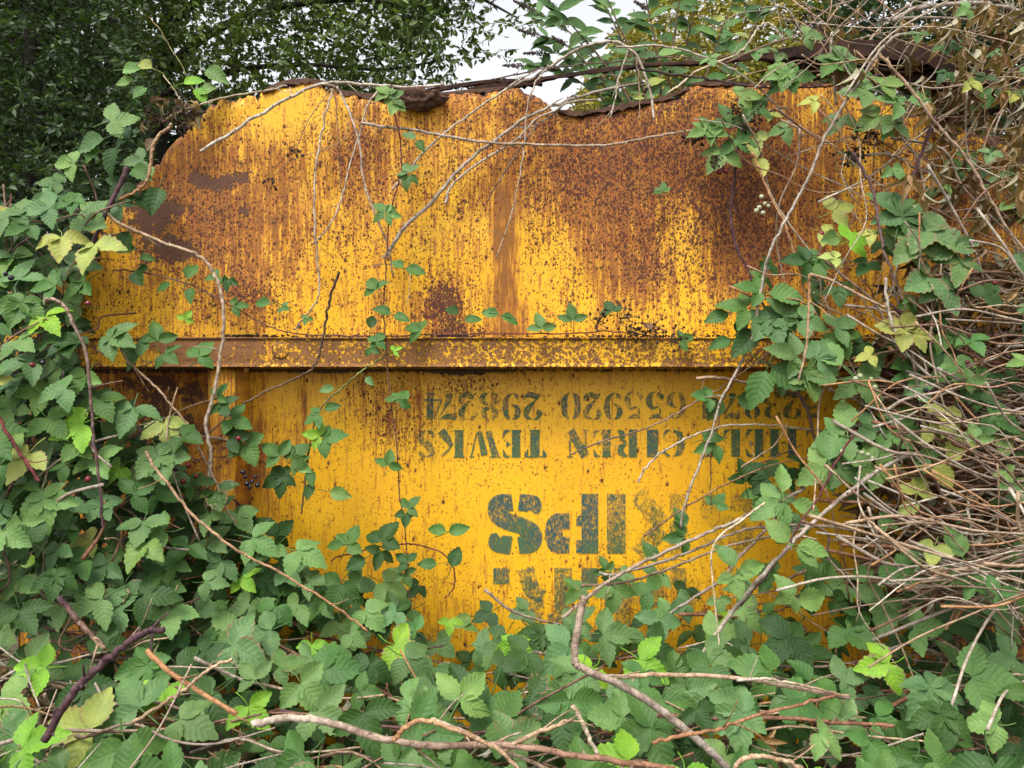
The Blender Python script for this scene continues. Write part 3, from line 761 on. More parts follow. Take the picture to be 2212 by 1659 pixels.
# ------------------------------------------------------------------ bramble leaves
def leaflet(vs, fs, uvs, root, ang, L, W, droop, fold, seed, roll=0.0):
    """one toothed leaflet in the leaf's own plane; root point at index vs[root]"""
    rs = random.Random(seed)
    N = 12
    b = len(vs)
    ca, sa = math.cos(ang), math.sin(ang)
    base = Vector(vs[root])
    bend = rs.uniform(-.12, .12)
    ph = rs.uniform(0, 6)
    rows = []
    for i in range(N + 1):
        s = i / N
        w = W * (math.sin(math.pi * min(1, s ** 0.80)) ** 0.72) * (1 - 0.22 * s) if 0 < i < N else 0.0
        if s > .72: w *= 1 - 0.32 * ((s - .72) / .28)
        tooth = 1.0 if i % 2 else 0.86
        shift = 0.02 if i % 2 else 0.0
        row = []
        for u in ((-1, -.5, 0, .5, 1) if 0 < i < N else (0,)):
            k = (tooth if abs(u) == 1 else 1.0)
            lx = u * w * k + bend * s * s * L
            ly = (s * .97 + .03 + (shift if abs(u) == 1 else 0)) * L
            lz = -droop * L * s * s + fold * abs(u) * w + 0.022 * L * math.sin(ph + s * 9 + u * 2.2) * abs(u) + 0.006 * L * math.sin(s * 38 - abs(u) * 6) * (1 if abs(u) == .5 else 0.3)
            lx, lz = lx * math.cos(roll) - lz * math.sin(roll), lx * math.sin(roll) + lz * math.cos(roll)
            x = lx * ca + ly * sa
            y = -lx * sa + ly * ca
            row.append(len(vs))
            vs.append((base.x + x, base.y + y, base.z + lz))
            uvs.append(((u + 1) / 2, s))
        rows.append(row)
    for i in range(N):
        a, c = rows[i], rows[i + 1]
        if len(a) == 1:
            for k in range(4): fs.append((a[0], c[k + 1], c[k]))
        elif len(c) == 1:
            for k in range(4): fs.append((a[k], a[k + 1], c[0]))
        else:
            for k in range(4): fs.append((a[k], a[k + 1], c[k + 1], c[k]))
    # stalklet joins leaflet to the leaf's centre
    fs.append((root, rows[1][3], rows[0][0])); fs.append((root, rows[0][0], rows[1][1]))

def leaf_mesh(name, kind, seed, mat):
    rs = random.Random(seed)
    vs, fs, uvs = [(0, 0, 0)], [], [(0.5, 0)]
    W = rs.uniform(.30, .43)
    dr = rs.uniform(-.05, .42)
    fo = rs.uniform(.05, .5)
    if kind == 'three':
        leaflet(vs, fs, uvs, 0, rs.uniform(-.1, .1), 1.0, W, dr, fo, seed + 1)
        leaflet(vs, fs, uvs, 0, 1.45 + rs.uniform(-.25, .15), rs.uniform(.74, .9), W * .86, dr * 1.2, fo, seed + 2, rs.uniform(-.3, .3))
        leaflet(vs, fs, uvs, 0, -1.45 + rs.uniform(-.15, .25), rs.uniform(.74, .9), W * .86, dr * 1.2, fo, seed + 3, rs.uniform(-.3, .3))
    elif kind == 'five':
        for k, a in enumerate((0, 1.05, -1.05, 2.15, -2.15)):
            leaflet(vs, fs, uvs, 0, a + rs.uniform(-.1, .1), (1.0, .9, .9, .62, .62)[k], W * (1, .9, .9, .66, .66)[k], dr, fo, seed + k, rs.uniform(-.2, .2))
    elif kind == 'one':
        leaflet(vs, fs, uvs, 0, 0, 1.0, W * 1.05, dr, fo, seed + 1)
    elif kind == 'dead':      # shrivelled, curled in on itself
        leaflet(vs, fs, uvs, 0, 0.1, 1.0, W * .55, 0.5, 1.3, seed + 1)
        leaflet(vs, fs, uvs, 0, .6, .8, W * .45, .6, 1.5, seed + 2, .6)
        leaflet(vs, fs, uvs, 0, -.55, .85, W * .5, .4, 1.6, seed + 3, -.6)
    # leaf stalk
    pet = [Vector((0, 0, 0)), Vector((rs.uniform(-.05, .05), -.3, -.03)), Vector((rs.uniform(-.1, .1), -.62, -.12))]
    tv, tf = tube_data(catmull(pet, 2), [.018, .017, .016, .018, .022], 4, len(vs))
    b = len(vs)
    vs += [tuple(p) for p in tv]; fs += tf
    uvs += [(0.5, 0.0)] * len(tv)
    fs.append((0, b, b + 1))
    me = bpy.data.meshes.new(name); me.from_pydata(vs, [], fs); me.update()
    lay = me.uv_layers.new(name='leaf')
    arr = np.array([uvs[l.vertex_index] for l in me.loops], dtype=np.float32)
    lay.data.foreach_set('uv', arr.ravel())
    smooth(me)
    me.materials.append(mat)
    return me

LEAF = {('three', False): [leaf_mesh('leaf', 'three', 10 * i, M_LEAF) for i in range(16)],
        ('five', False): [leaf_mesh('leaf', 'five', 500 + 10 * i, M_LEAF) for i in range(3)],
        ('one', False): [leaf_mesh('leaf', 'one', 700 + 10 * i, M_LEAF) for i in range(4)],
        ('three', True): [leaf_mesh('leaf', 'three', 900 + 10 * i, M_MOTT) for i in range(4)],
        ('dead', False): [leaf_mesh('dead_leaf', 'dead', 1200 + 10 * i, M_MOTT) for i in range(6)]}

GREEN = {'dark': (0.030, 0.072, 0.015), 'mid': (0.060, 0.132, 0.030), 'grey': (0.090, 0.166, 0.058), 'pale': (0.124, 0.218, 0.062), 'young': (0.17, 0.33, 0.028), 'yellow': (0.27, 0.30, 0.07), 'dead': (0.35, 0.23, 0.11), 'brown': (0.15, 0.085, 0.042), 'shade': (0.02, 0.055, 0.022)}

def jitter(c, s=0.18):
    k = random.uniform(1 - s, 1 + s)
    h = random.uniform(-s * .5, s * .5)
    return (c[0] * k * (1 + h), c[1] * k, c[2] * k * (1 - h), 1)

def put_leaf(parent, pos, t, n, L, colour='mid', kind='three', mott=False, name=None):
    me = random.choice(LEAF[(kind, mott)] if (kind, mott) in LEAF else LEAF[(kind, False)])
    o = bpy.data.objects.new(name or ('dead_leaf' if kind == 'dead' else 'leaf'), me)
    COL.objects.link(o)
    o.color = jitter(GREEN[colour])
    n = Vector(n).normalized()
    t = Vector(t); t = t - n * t.dot(n)
    if t.length < 1e-4: t = n.orthogonal()
    t.normalize()
    x = t.cross(n)
    m = Matrix((x, t, n)).transposed().to_4x4()
    o.parent = parent
    o.matrix_local = Matrix.Translation(Vector(pos) - Vector(parent.location)) @ m @ Matrix.Diagonal((L, L, L, 1))
    return o

def img_leaf(parent, ux, uy, d, Lpx, ang, colour='mid', kind='three', mott=False, up=0.45, side=None):
    a = math.radians(ang)
    t = Vector((math.cos(a), -0.15, math.sin(a)))
    n = Vector((random.uniform(-.35, .35) if side is None else side, -1, up + random.uniform(-.2, .25)))
    return put_leaf(parent, P(ux, uy, d), t, n, 1.12 * Lpx * KPX * (CAM_D - d), colour, kind, mott)

# ------------------------------------------------------------------ canes
CC = {'bone': (0.46, 0.40, 0.32), 'grey': (0.33, 0.28, 0.23), 'tan': (0.42, 0.29, 0.18), 'orange': (0.42, 0.22, 0.10), 'brown': (0.17, 0.10, 0.065), 'purple': (0.105, 0.055, 0.065), 'red': (0.16, 0.04, 0.038), 'dark': (0.045, 0.03, 0.024), 'green': (0.22, 0.30, 0.07), 'pink': (0.36, 0.265, 0.195), 'cream': (0.60, 0.50, 0.34), 'rustbrown': (0.24, 0.115, 0.065)}

def stem_mesh(name, path, r0, r1, c0, c1, sides=7, knots=True):
    n = len(path)
    radii = [(r0 + (r1 - r0) * i / (n - 1)) * (1 + (0.06 * mnoise.noise(Vector((i * 1.7, r0 * 900, 3.3))) if knots else 0)) for i in range(n)]
    vs, fs = tube_data(path, radii, sides)
    me = bpy.data.meshes.new(name); me.from_pydata(vs, [], fs); me.update(); smooth(me)
    k = np.repeat(np.linspace(0, 1, n), sides)[:, None]
    set_tint(me, np.array(c0)[None, :] * (1 - k) + np.array(c1)[None, :] * k)
    me.materials.append(M_STEM)
    return me, radii

def prickle_mesh(path, radii, gap, size, col):
    vs, fs = [], []
    dist = 0
    for i in range(1, len(path)):
        seg = path[i] - path[i - 1]
        L = seg.length
        if L < 1e-6: continue
        t = seg / L
        pos = gap - dist if dist < gap else 0
        q = 0.0
        while True:
            q += gap * random.uniform(.55, 1.45)
            if q > L + dist: break
            f = (q - dist) / L
            if f < 0: continue
            p = path[i - 1].lerp(path[i], min(1, f))
            a = t.orthogonal().normalized()
            a.rotate(Matrix.Rotation(random.uniform(0, 6.283), 3, t))
            b = t.cross(a)
            s = size * random.uniform(.6, 1.2)
            r = radii[i] * .85
            base = p + a * r
            tip = p + a * (r + s) - t * s * .45
            k = len(vs)
            w = s * .32
            vs += [base + t * w * 1.4, base - t * w * 1.4 + b * w, base - t * w * 1.4 - b * w, tip]
            fs += [(k, k + 1, k + 3), (k + 1, k + 2, k + 3), (k + 2, k, k + 3)]
        dist = (L + dist - q) if q < L + dist else 0
    if not vs: return None
    me = bpy.data.meshes.new('prickles'); me.from_pydata(vs, [], fs); me.update()
    set_tint(me, np.array(col) * 0.8)
    me.materials.append(M_STEM)
    return me

def cane(label, pts, d=0.06, dia=8, col='bone', col2=None, leaves=(), prick=True, taper=.75, name='bramble_cane', cat='bramble cane', group='bramble canes over the skip', wig=.004, sides=7):
    if d > .6: d += .07
    P3 = [P(p[0], p[1], p[2] if len(p) > 2 else d) for p in pts]
    path = catmull(P3, 7)
    ph = random.uniform(0, 50)
    path = [p + Vector((mnoise.noise(Vector((i * .35 + ph, 1, 0))), mnoise.noise(Vector((i * .35 + ph, 2, 0))), mnoise.noise(Vector((i * .35 + ph, 3, 0))))) * wig for i, p in enumerate(path)]
    root = empty(name, path[0])
    tag(root, label, cat, group)
    c0 = np.array(CC[col]) * random.uniform(.85, 1.1); c1 = np.array(CC[col2 or col]) * random.uniform(.85, 1.1)
    r = dia / 2000
    me, radii = stem_mesh('stem', path, r, r * taper, c0, c1, sides)
    link_mesh('stem', me, None, root)
    if prick:
        pm = prickle_mesh(path, radii, .011, .0048 + r * .4, (c0 + c1) / 2)
        if pm is not None:
            tag(link_mesh('prickles', pm, None, root), kind='stuff')
    if dia >= 5 and prick:
        for k in range(random.randint(1, 3)):
            i = random.randint(3, len(path) - 4)
            t = (path[i + 1] - path[i - 1]).normalized()
            o = (t * .8 + Vector((random.uniform(-1, 1), random.uniform(-.7, .5), random.uniform(-1, 1)))).normalized()
            L = random.uniform(.025, .085)
            tw = catmull([path[i], path[i] + o * L * .5 + Vector((0, 0, random.uniform(-.006, .006))), path[i] + o * L], 3)
            tm, _ = stem_mesh('side_twig', tw, r * .42, r * .2, c1, c0 * .8, 5)
            link_mesh('side_twig', tm, None, root)
    for lf in leaves:
        img_leaf(root, lf[0], lf[1], lf[2] if lf[2] is not None else d + .02, lf[3], lf[4], *(lf[5:]))
    return root

# canes drawn across the skip's face (positions read off the photograph, each at its own distance from the plate)
cane('pale thorny broken cane arching over the upper left edge of the skip', [(432, 327, .10), (495, 290, .09), (560, 248, .08), (640, 203, .06), (705, 180, .05), (780, 181, .04), (860, 188, .03), (960, 184, -.02)], dia=10, col='bone', taper=.8)
cane('thorny cane sagging almost level across the upper half of the yellow plate', [(780, 266), (840, 275), (905, 283), (975, 296), (1055, 308), (1150, 312), (1250, 315), (1320, 312), (1400, 298), (1480, 284), (1560, 272), (1640, 245), (1700, 232)], d=.07, dia=8.5, col='grey', col2='tan')
cane('thickest grey cane running diagonally up the middle of the rusty plate', [(830, 558, .03), (848, 530, .04), (880, 485, .05), (930, 440, .05), (975, 385, .05), (1020, 340, .05), (1075, 300, .05), (1130, 258, .05), (1180, 235, .03), (1230, 216, .0), (1300, 196, -.05), (1380, 180, -.12)], dia=12, col='bone', col2='grey', taper=.7)
cane('second thinner strand beside the thick diagonal cane on the plate', [(962, 440), (972, 406), (1000, 378), (1035, 352), (1081, 323), (1123, 295), (1158, 257), (1199, 240), (1227, 222), (1290, 215, -.03)], d=.065, dia=7.5, col='bone', col2='grey')
cane('slender pale cane rising to the gap in the torn top edge', [(845, 412), (883, 368), (918, 326), (956, 292), (1001, 257), (1045, 225), (1085, 198), (1125, 170, .0), (1160, 152, -.05)], d=.05, dia=7, col='bone', taper=.8)
cane('thick pale cane arching above the skip with its tip hanging down', [(1095, 192, .02), (1150, 168, .03), (1200, 136, .04), (1255, 104, .05), (1310, 90, .07), (1345, 96, .09), (1376, 122, .1), (1396, 170, .11), (1408, 215, .11), (1412, 258, .11)], dia=9, col='grey', col2='bone')
cane('pale stem hanging down the plate, kinked near its lower end', [(717, 192), (703, 250), (691, 305), (682, 370), (679, 430), (681, 500), (686, 569), (690, 615), (684, 650), (662, 680), (636, 714)], d=.05, dia=6, col='bone', col2='grey', wig=.006)
cane('pale hanging stem that bows right and crosses the thick cane foot', [(727, 186), (745, 220), (758, 250), (776, 312), (788, 399), (807, 455), (828, 505), (840, 540), (850, 600)], d=.08, dia=6.5, col='bone', col2='pink')
cane('pale hanging stem that bows left to a broken tip', [(817, 196), (800, 218), (788, 243), (776, 295), (758, 347), (748, 390), (738, 427), (713, 486), (672, 531)], d=.06, dia=5.5, col='bone')
cane('short orange hanging stem beside the pale hanging stems', [(720, 184), (728, 250), (731, 330), (737, 400), (741, 442)], d=.04, dia=4.5, col='orange', col2='brown')
cane('thin hanging twig bearing dried fruit stalks left of the pale stems', [(715, 190), (690, 225), (665, 262), (648, 300), (640, 330)], d=.05, dia=3, col='tan', col2='brown', prick=False)
cane('fine side twig with small dried berries on the rusty plate', [(755, 262), (742, 300), (715, 318), (675, 330), (632, 345), (600, 372), (588, 388)], d=.05, dia=2.8, col='tan', col2='brown', prick=False)
cane('long pale stem dangling from the arch to the middle of the plate', [(1185, 140), (1160, 175), (1142, 215), (1136, 260), (1133, 305), (1128, 350), (1119, 399), (1108, 450), (1095, 493), (1071, 559)], d=.07, dia=5, col='bone', col2='tan')
cane('brown stem slanting down left below the diagonal strands', [(1227, 219), (1190, 250), (1158, 271), (1130, 312), (1088, 375), (1065, 412), (1052, 437)], d=.06, dia=5, col='grey', col2='brown')
cane('pale forked stem hanging from the crown of the arch', [(1359, 106), (1346, 140), (1338, 167), (1332, 195), (1328, 218), (1319, 253)], d=.09, dia=5.5, col='bone')
cane('thin straight stem hanging beside the forked stem of the arch', [(1373, 122), (1379, 160), (1381, 194), (1382, 225), (1380, 258)], d=.08, dia=3.2, col='tan', prick=False)
cane('long pale cane slanting from the top right down past the lettering', [(1985, 73, .3), (1940, 76, .3), (1918, 92, .3), (1895, 118, .29), (1868, 158, .28), (1843, 194, .27), (1820, 230, .26), (1801, 264, .25), (1774, 312, .24), (1753, 371, .23), (1730, 415, .22), (1708, 455, .22), (1685, 500, .22), (1666, 535, .21), (1652, 584, .2), (1638, 653, .2), (1628, 716, .19), (1607, 771, .18), (1576, 830, .17), (1556, 868, .16), (1534, 945, .15), (1510, 1004, .14), (1479, 1091, .13), (1470, 1140, .12)], dia=9.5, col='grey', col2='bone', taper=.7)
cane('tan cane running down right from the same peak to the picture edge', [(1899, 116), (1925, 145), (1954, 177), (1985, 215), (2013, 257), (2048, 295), (2079, 330), (2103, 366), (2124, 403), (2145, 440), (2166, 479), (2190, 512), (2230, 560)], d=.36, dia=8.5, col='tan', col2='pink')
cane('straight tan cane crossing the right end of the rusty plate', [(1687, 260), (1740, 282), (1791, 309), (1826, 338), (1861, 368), (1930, 424), (1960, 446)], d=.2, dia=6, col='tan')
cane('orange dead stalk below the shrivelled leaves at right', [(1625, 330), (1638, 361), (1652, 395), (1666, 427), (1680, 455), (1694, 479), (1706, 515), (1715, 545), (1730, 590), (1742, 639), (1763, 680), (1784, 722), (1803, 752), (1824, 784)], d=.17, dia=7, col='orange', col2='tan')
cane('dark purple cane bending down from the berry tangle toward the rail', [(1598, 295), (1593, 323), (1588, 360), (1586, 392), (1580, 430), (1578, 462), (1584, 505), (1593, 542), (1611, 573), (1622, 600), (1631, 629), (1652, 664)], d=.08, dia=8.5, col='purple')
cane('long purple thorny cane with leaves at the head of the dry heap', [(1843, 330), (1865, 370), (1881, 399), (1892, 445), (1899, 486), (1906, 525), (1909, 545), (1930, 594), (1951, 650), (1965, 705), (1970, 740), (1972, 771), (1982, 834), (1992, 903), (1996, 972), (1992, 1042)], d=.33, dia=7.5, col='purple', col2='pink')
cane('short thick purple cane leaning behind the dead leaves', [(2022, 255), (2013, 271), (1998, 310), (1986, 344), (1975, 375), (1965, 399), (1954, 444)], d=.25, dia=10, col='purple')
cane('snapped tan stalk standing upright before the dry heap', [(1749, 592), (1748, 630), (1747, 660), (1744, 729), (1738, 770), (1725, 822)], d=.3, dia=7.5, col='orange', col2='tan', wig=.002)
cane('tan cane slanting down right from the snapped upright stalk', [(1750, 592), (1790, 604), (1815, 615), (1855, 637), (1895, 656), (1925, 672), (1950, 688), (2030, 745), (2120, 800), (2230, 850)], d=.31, dia=7.5, col='tan', col2='pink')
cane('knobbly bone-white cane sloping through the dry heap', [(1913, 600), (1915, 640), (1923, 688), (1940, 729), (1965, 771), (2013, 816), (2062, 848), (2114, 879), (2170, 905), (2240, 925)], d=.36, dia=8, col='bone')
cane('broken stub with a hooked end sticking out below the rail', [(1505, 818), (1530, 815), (1558, 817), (1580, 820), (1600, 824), (1652, 836), (1720, 850)], d=.12, dia=10.5, col='tan', col2='brown')
cane('thin brown cane rising right across the small stencilled letters', [(1230, 983), (1265, 968), (1303, 952), (1373, 933), (1444, 903), (1480, 882), (1513, 861), (1540, 848), (1569, 830), (1590, 815), (1611, 799), (1650, 772), (1687, 743), (1720, 715)], d=.08, dia=5, col='brown', col2='pink')
cane('curved pale cane arching over the letters to a drooping tip', [(1378, 1042), (1384, 1028), (1394, 1012), (1410, 994), (1425, 980), (1455, 962), (1481, 948), (1505, 938), (1531, 929), (1565, 920), (1618, 917), (1650, 918), (1687, 920), (1720, 925), (1756, 929), (1830, 940)], d=.11, dia=6.5, col='bone', col2='grey')
cane('topmost of the long canes sweeping up over the big letters', [(1215, 1335), (1234, 1319), (1268, 1292), (1303, 1263), (1340, 1241), (1373, 1222), (1430, 1196), (1481, 1171), (1520, 1155), (1548, 1142), (1585, 1128), (1617, 1113), (1650, 1098), (1680, 1085), (1740, 1055)], d=.30, dia=10.5, col='pink', col2='bone')
cane('middle of the long canes sweeping right, bending down at its end', [(1295, 1238), (1310, 1241), (1340, 1238), (1444, 1209), (1500, 1188), (1548, 1166), (1590, 1150), (1628, 1141), (1704, 1134), (1750, 1135), (1791, 1138), (1845, 1146), (1895, 1156), (1960, 1175), (2050, 1200)], d=.28, dia=8, col='grey', col2='pink')
cane('lowest of the long canes sweeping right, ending in a pale snapped tip', [(1255, 1265), (1320, 1262), (1380, 1250), (1444, 1229), (1510, 1202), (1583, 1177), (1640, 1164), (1687, 1153), (1735, 1142), (1791, 1134), (1860, 1134), (1920, 1140), (1975, 1149)], d=.26, dia=7, col='brown', col2='cream')
cane('thick pale cane slanting from the thicket up into the dry heap', [(1500, 1440), (1512, 1422), (1535, 1385), (1558, 1354), (1592, 1308), (1624, 1270), (1665, 1222), (1708, 1177), (1742, 1142), (1777, 1110), (1835, 1062), (1895, 1018), (1940, 993), (1985, 978)], d=.40, dia=11, col='bone', col2='grey', taper=.9)
cane('cream smooth stalk hooked over the sweeping canes', [(1652, 1086), (1625, 1106), (1597, 1128), (1566, 1148), (1547, 1168), (1538, 1188), (1536, 1206), (1539, 1250), (1543, 1291), (1547, 1330), (1551, 1368), (1555, 1415)], d=.42, dia=5.5, col='cream', prick=False, wig=.001)
cane('snapped forked cane standing in the middle of the foreground leaves', [(1262, 1288), (1255, 1320), (1250, 1348), (1244, 1380), (1241, 1400), (1242, 1425), (1246, 1436), (1262, 1445), (1286, 1457), (1312, 1467), (1338, 1478), (1390, 1508), (1418, 1527), (1442, 1545), (1481, 1576), (1513, 1604), (1545, 1632), (1600, 1690)], d=.82, dia=13.5, col='pink', col2='grey', taper=1.1, wig=.002)
cane('thick red-brown cane lying across the front of the thicket', [(545, 1566), (580, 1557), (618, 1551), (655, 1552), (687, 1556), (730, 1566), (768, 1579), (817, 1594), (885, 1606), (956, 1611), (1025, 1610), (1095, 1610), (1165, 1618), (1234, 1631), (1338, 1645), (1460, 1662)], d=.90, dia=13.5, col='bone', col2='rustbrown', taper=.8)
cane('orange-brown cane humped over the red-brown front cane', [(850, 1600), (862, 1586), (880, 1568), (901, 1558), (920, 1557), (939, 1561), (970, 1572), (1008, 1586), (1042, 1602), (1074, 1618), (1112, 1652), (1130, 1680)], d=.93, dia=9, col='orange', col2='tan')
cane('pale dry cane slanting down to the lower middle edge', [(930, 1556), (956, 1562), (1000, 1580), (1043, 1602), (1100, 1628), (1165, 1652), (1200, 1670)], d=.88, dia=8, col='bone', col2='tan')
cane('short tan stub pointing up right above the red-brown cane', [(1085, 1625), (1116, 1604), (1160, 1583), (1200, 1568), (1238, 1553)], d=.90, dia=9, col='tan')
cane('dead white stalk slanting down beside the forked cane', [(1238, 1522), (1255, 1555), (1269, 1586), (1285, 1618), (1303, 1652), (1315, 1675)], d=.84, dia=9, col='cream', col2='bone', prick=False)
cane('long tan cane lying level through the right foreground leaves', [(1300, 1464), (1380, 1459), (1444, 1458), (1500, 1459), (1548, 1461), (1617, 1468), (1670, 1477), (1722, 1486), (1791, 1500), (1835, 1508)], d=.66, dia=10, col='tan', col2='pink')
cane('second strand lying along the tan level cane', [(1590, 1470), (1640, 1466), (1680, 1470), (1722, 1478), (1775, 1490), (1835, 1505)], d=.67, dia=6.5, col='bone', col2='tan')
cane('thin orange-brown cane crossing over the forked cane', [(1410, 1606), (1444, 1595), (1500, 1585), (1548, 1576), (1585, 1563), (1617, 1551), (1660, 1538), (1708, 1527), (1760, 1514), (1808, 1501)], d=.9, dia=7, col='orange', col2='rustbrown')
cane('small tan cane arched at the very bottom right of centre', [(1580, 1690), (1590, 1656), (1598, 1645), (1611, 1638), (1632, 1634), (1652, 1635), (1690, 1642), (1722, 1654), (1750, 1675)], d=.96, dia=9.5, col='tan')
cane('brown cane lying low behind the right foreground leaves', [(1380, 1548), (1444, 1546), (1510, 1549), (1583, 1552), (1650, 1551), (1722, 1553), (1826, 1562), (1930, 1567)], d=.68, dia=10, col='brown', col2='rustbrown')
cane('thick dark purple cane with peeling pale patches in the lower left', [(95, 1600), (144, 1517), (168, 1485), (194, 1458), (218, 1437), (243, 1416), (270, 1393), (295, 1376), (315, 1365), (335, 1361), (355, 1362)], d=.84, dia=15, col='purple')
cane('dark purple cane with peeling bark above the thick purple one', [(128, 1290), (153, 1322), (172, 1345), (194, 1368), (208, 1384), (225, 1400)], d=.72, dia=11, col='purple', col2='tan')
cane('orange cane slanting down right in the lower left leaves', [(316, 1406), (340, 1428), (365, 1451), (400, 1474), (434, 1496), (472, 1519), (512, 1542)], d=.86, dia=10, col='orange', wig=.002)
cane('tan cane crossing the orange one, with a shrivelled tip', [(285, 1563), (328, 1535), (365, 1513), (392, 1494), (417, 1475), (448, 1448), (470, 1436), (503, 1423)], d=.9, dia=7, col='tan')
cane('long tan cane slanting down right from the left bush to the middle', [(315, 975), (326, 997), (345, 1025), (361, 1042), (392, 1085), (420, 1116), (451, 1142), (485, 1170), (521, 1194), (555, 1212), (590, 1228), (622, 1247), (653, 1266), (694, 1290), (730, 1315), (768, 1342), (795, 1365)], d=.42, dia=7.5, col='tan', col2='orange')
cane('tan cane slanting down in front of the rail and left post', [(240, 728), (258, 748), (274, 778), (303, 806), (333, 832), (352, 852), (368, 874), (390, 898), (408, 924), (425, 960), (440, 988), (470, 1050), (486, 1095), (510, 1130)], d=.22, dia=7, col='tan', col2='pink')
cane('long winding pale cane descending past the left end of the rail', [(228, 456), (250, 478), (295, 499), (325, 512), (351, 524), (380, 533), (410, 543), (424, 549), (445, 565), (458, 584), (469, 605), (476, 627), (481, 652), (483, 680), (482, 729), (476, 765), (472, 799), (467, 826), (462, 854), (452, 886), (444, 913), (448, 940), (455, 972), (455, 1000), (451, 1030), (443, 1090), (434, 1125), (420, 1170), (410, 1208)], d=.17, dia=8.5, col='tan', col2='bone', taper=1.25)
cane('curved tan stub hooked over the plate at the upper left', [(372, 268), (361, 279), (345, 291), (335, 306), (329, 325), (326, 350), (323, 372), (317, 391), (308, 402), (296, 411), (278, 422), (258, 432)], d=.14, dia=9.5, col='tan', col2='orange')
cane('thick purple cane leaning at the left edge of the plate', [(275, 362), (267, 382), (255, 408), (243, 432), (232, 455), (222, 478), (212, 500), (201, 523), (190, 560)], d=.16, dia=14, col='purple', wig=.002)
cane('long grey-purple cane arching down through the left bush', [(95, 652), (108, 646), (124, 650), (139, 662), (150, 680), (160, 705), (180, 743), (188, 775), (191, 806), (195, 838), (196, 868), (200, 905), (201, 938), (208, 990), (215, 1042), (219, 1092), (222, 1140)], d=.46, dia=8.5, col='pink', col2='purple')
cane('red thorny cane entering from the left edge', [(-20, 870), (0, 907), (28, 955), (45, 982), (62, 1006), (85, 1040)], d=.55, dia=8.5, col='red')
cane('charred black stick leaning over the rail at left of centre', [(733, 588), (726, 608), (715, 634), (709, 668), (702, 702), (697, 735), (690, 764), (682, 786), (666, 803), (640, 817), (590, 838), (555, 856), (521, 877), (486, 905), (452, 935)], d=.09, dia=7.5, col='dark', col2='brown', prick=False, wig=.005)
cane('red leafy vine trailing along the top of the rail', [(245, 585), (267, 583), (300, 588), (340, 595), (370, 603), (399, 611), (430, 624), (462, 640), (495, 658), (531, 678), (556, 693), (583, 706), (612, 715), (642, 721), (694, 724), (770, 726), (852, 726), (956, 722), (1060, 721), (1140, 721), (1217, 721), (1303, 716), (1360, 719), (1408, 727), (1450, 738), (1500, 756)], d=.075, dia=4.8, col='brown', col2='red', sides=6,
     leaves=[(300, 558, None, 30, 20, 'mid', 'one'), (322, 582, None, 32, 170, 'dark', 'one'), (370, 612, None, 34, 205, 'mid', 'one'), (405, 603, None, 44, 75, 'mid', 'one'), (412, 622, None, 34, 280, 'mid', 'one'), (470, 597, None, 26, 200, 'mid'), (496, 604, None, 26, 260, 'dark'),
             (505, 662, None, 30, 20, 'mid'), (585, 655, None, 36, 170, 'mid', 'one'), (610, 664, None, 18, 330, 'mid'), (664, 686, None, 18, 250, 'mid'),
             (908, 715, None, 36, 150, 'mid'), (992, 676, None, 30, 160, 'dark', 'one'), (1002, 692, None, 36, 15, 'mid', 'one'), (1078, 680, None, 36, 165, 'mid', 'one'), (1082, 682, None, 38, 350, 'mid', 'one'), (1170, 710, None, 36, 95, 'pale'), (1238, 692, None, 38, 100, 'mid'), (1322, 672, None, 30, 110, 'dark'), (1408, 712, None, 26, 120, 'brown', 'one'), (1470, 735, None, 30, 20, 'mid'), (800, 710, None, 34, 80, 'dark', 'one')])
cane('red upright bramble shoot climbing the middle of the skip', [(842, 222), (849, 236), (856, 262), (862, 287), (868, 347), (862, 388), (852, 424), (845, 455), (838, 488), (835, 569), (833, 595), (830, 640), (829, 677), (832, 720), (835, 764), (838, 808), (842, 851), (848, 902), (856, 955), (860, 1015), (864, 1077), (873, 1135), (879, 1190), (884, 1252), (886, 1300)], d=.10, dia=4.6, col='red', col2='brown', sides=6,
     leaves=[(846, 215, None, 38, 60, 'grey'), (838, 205, None, 34, 130, 'pale'), (852, 225, None, 30, 250, 'pale'), (898, 302, None, 34, 140, 'grey', 'one'), (900, 304, None, 30, 305, 'mid', 'one'), (884, 372, None, 32, 120, 'grey'), (882, 380, None, 30, 260, 'mid'), (832, 458, None, 34, 125, 'mid'), (836, 462, None, 30, 5, 'pale'), (876, 580, None, 40, 345, 'mid', 'one'), (872, 578, None, 28, 140, 'mid', 'one'), (812, 626, None, 36, 125, 'mid'), (845, 678, None, 38, 160, 'mid', 'one'), (850, 682, None, 34, 345, 'mid', 'one'), (812, 738, None, 30, 60, 'mid'), (800, 752, None, 22, 330, 'mid'),
             (863, 868, None, 32, 60, 'mid'), (858, 862, None, 28, 170, 'mid', 'one'), (838, 1005, None, 34, 70, 'mid'), (880, 1098, None, 34, 60, 'mid'), (876, 1110, None, 28, 270, 'dark'), (880, 1215, None, 32, 130, 'dark'), (872, 1240, None, 30, 300, 'mid')])
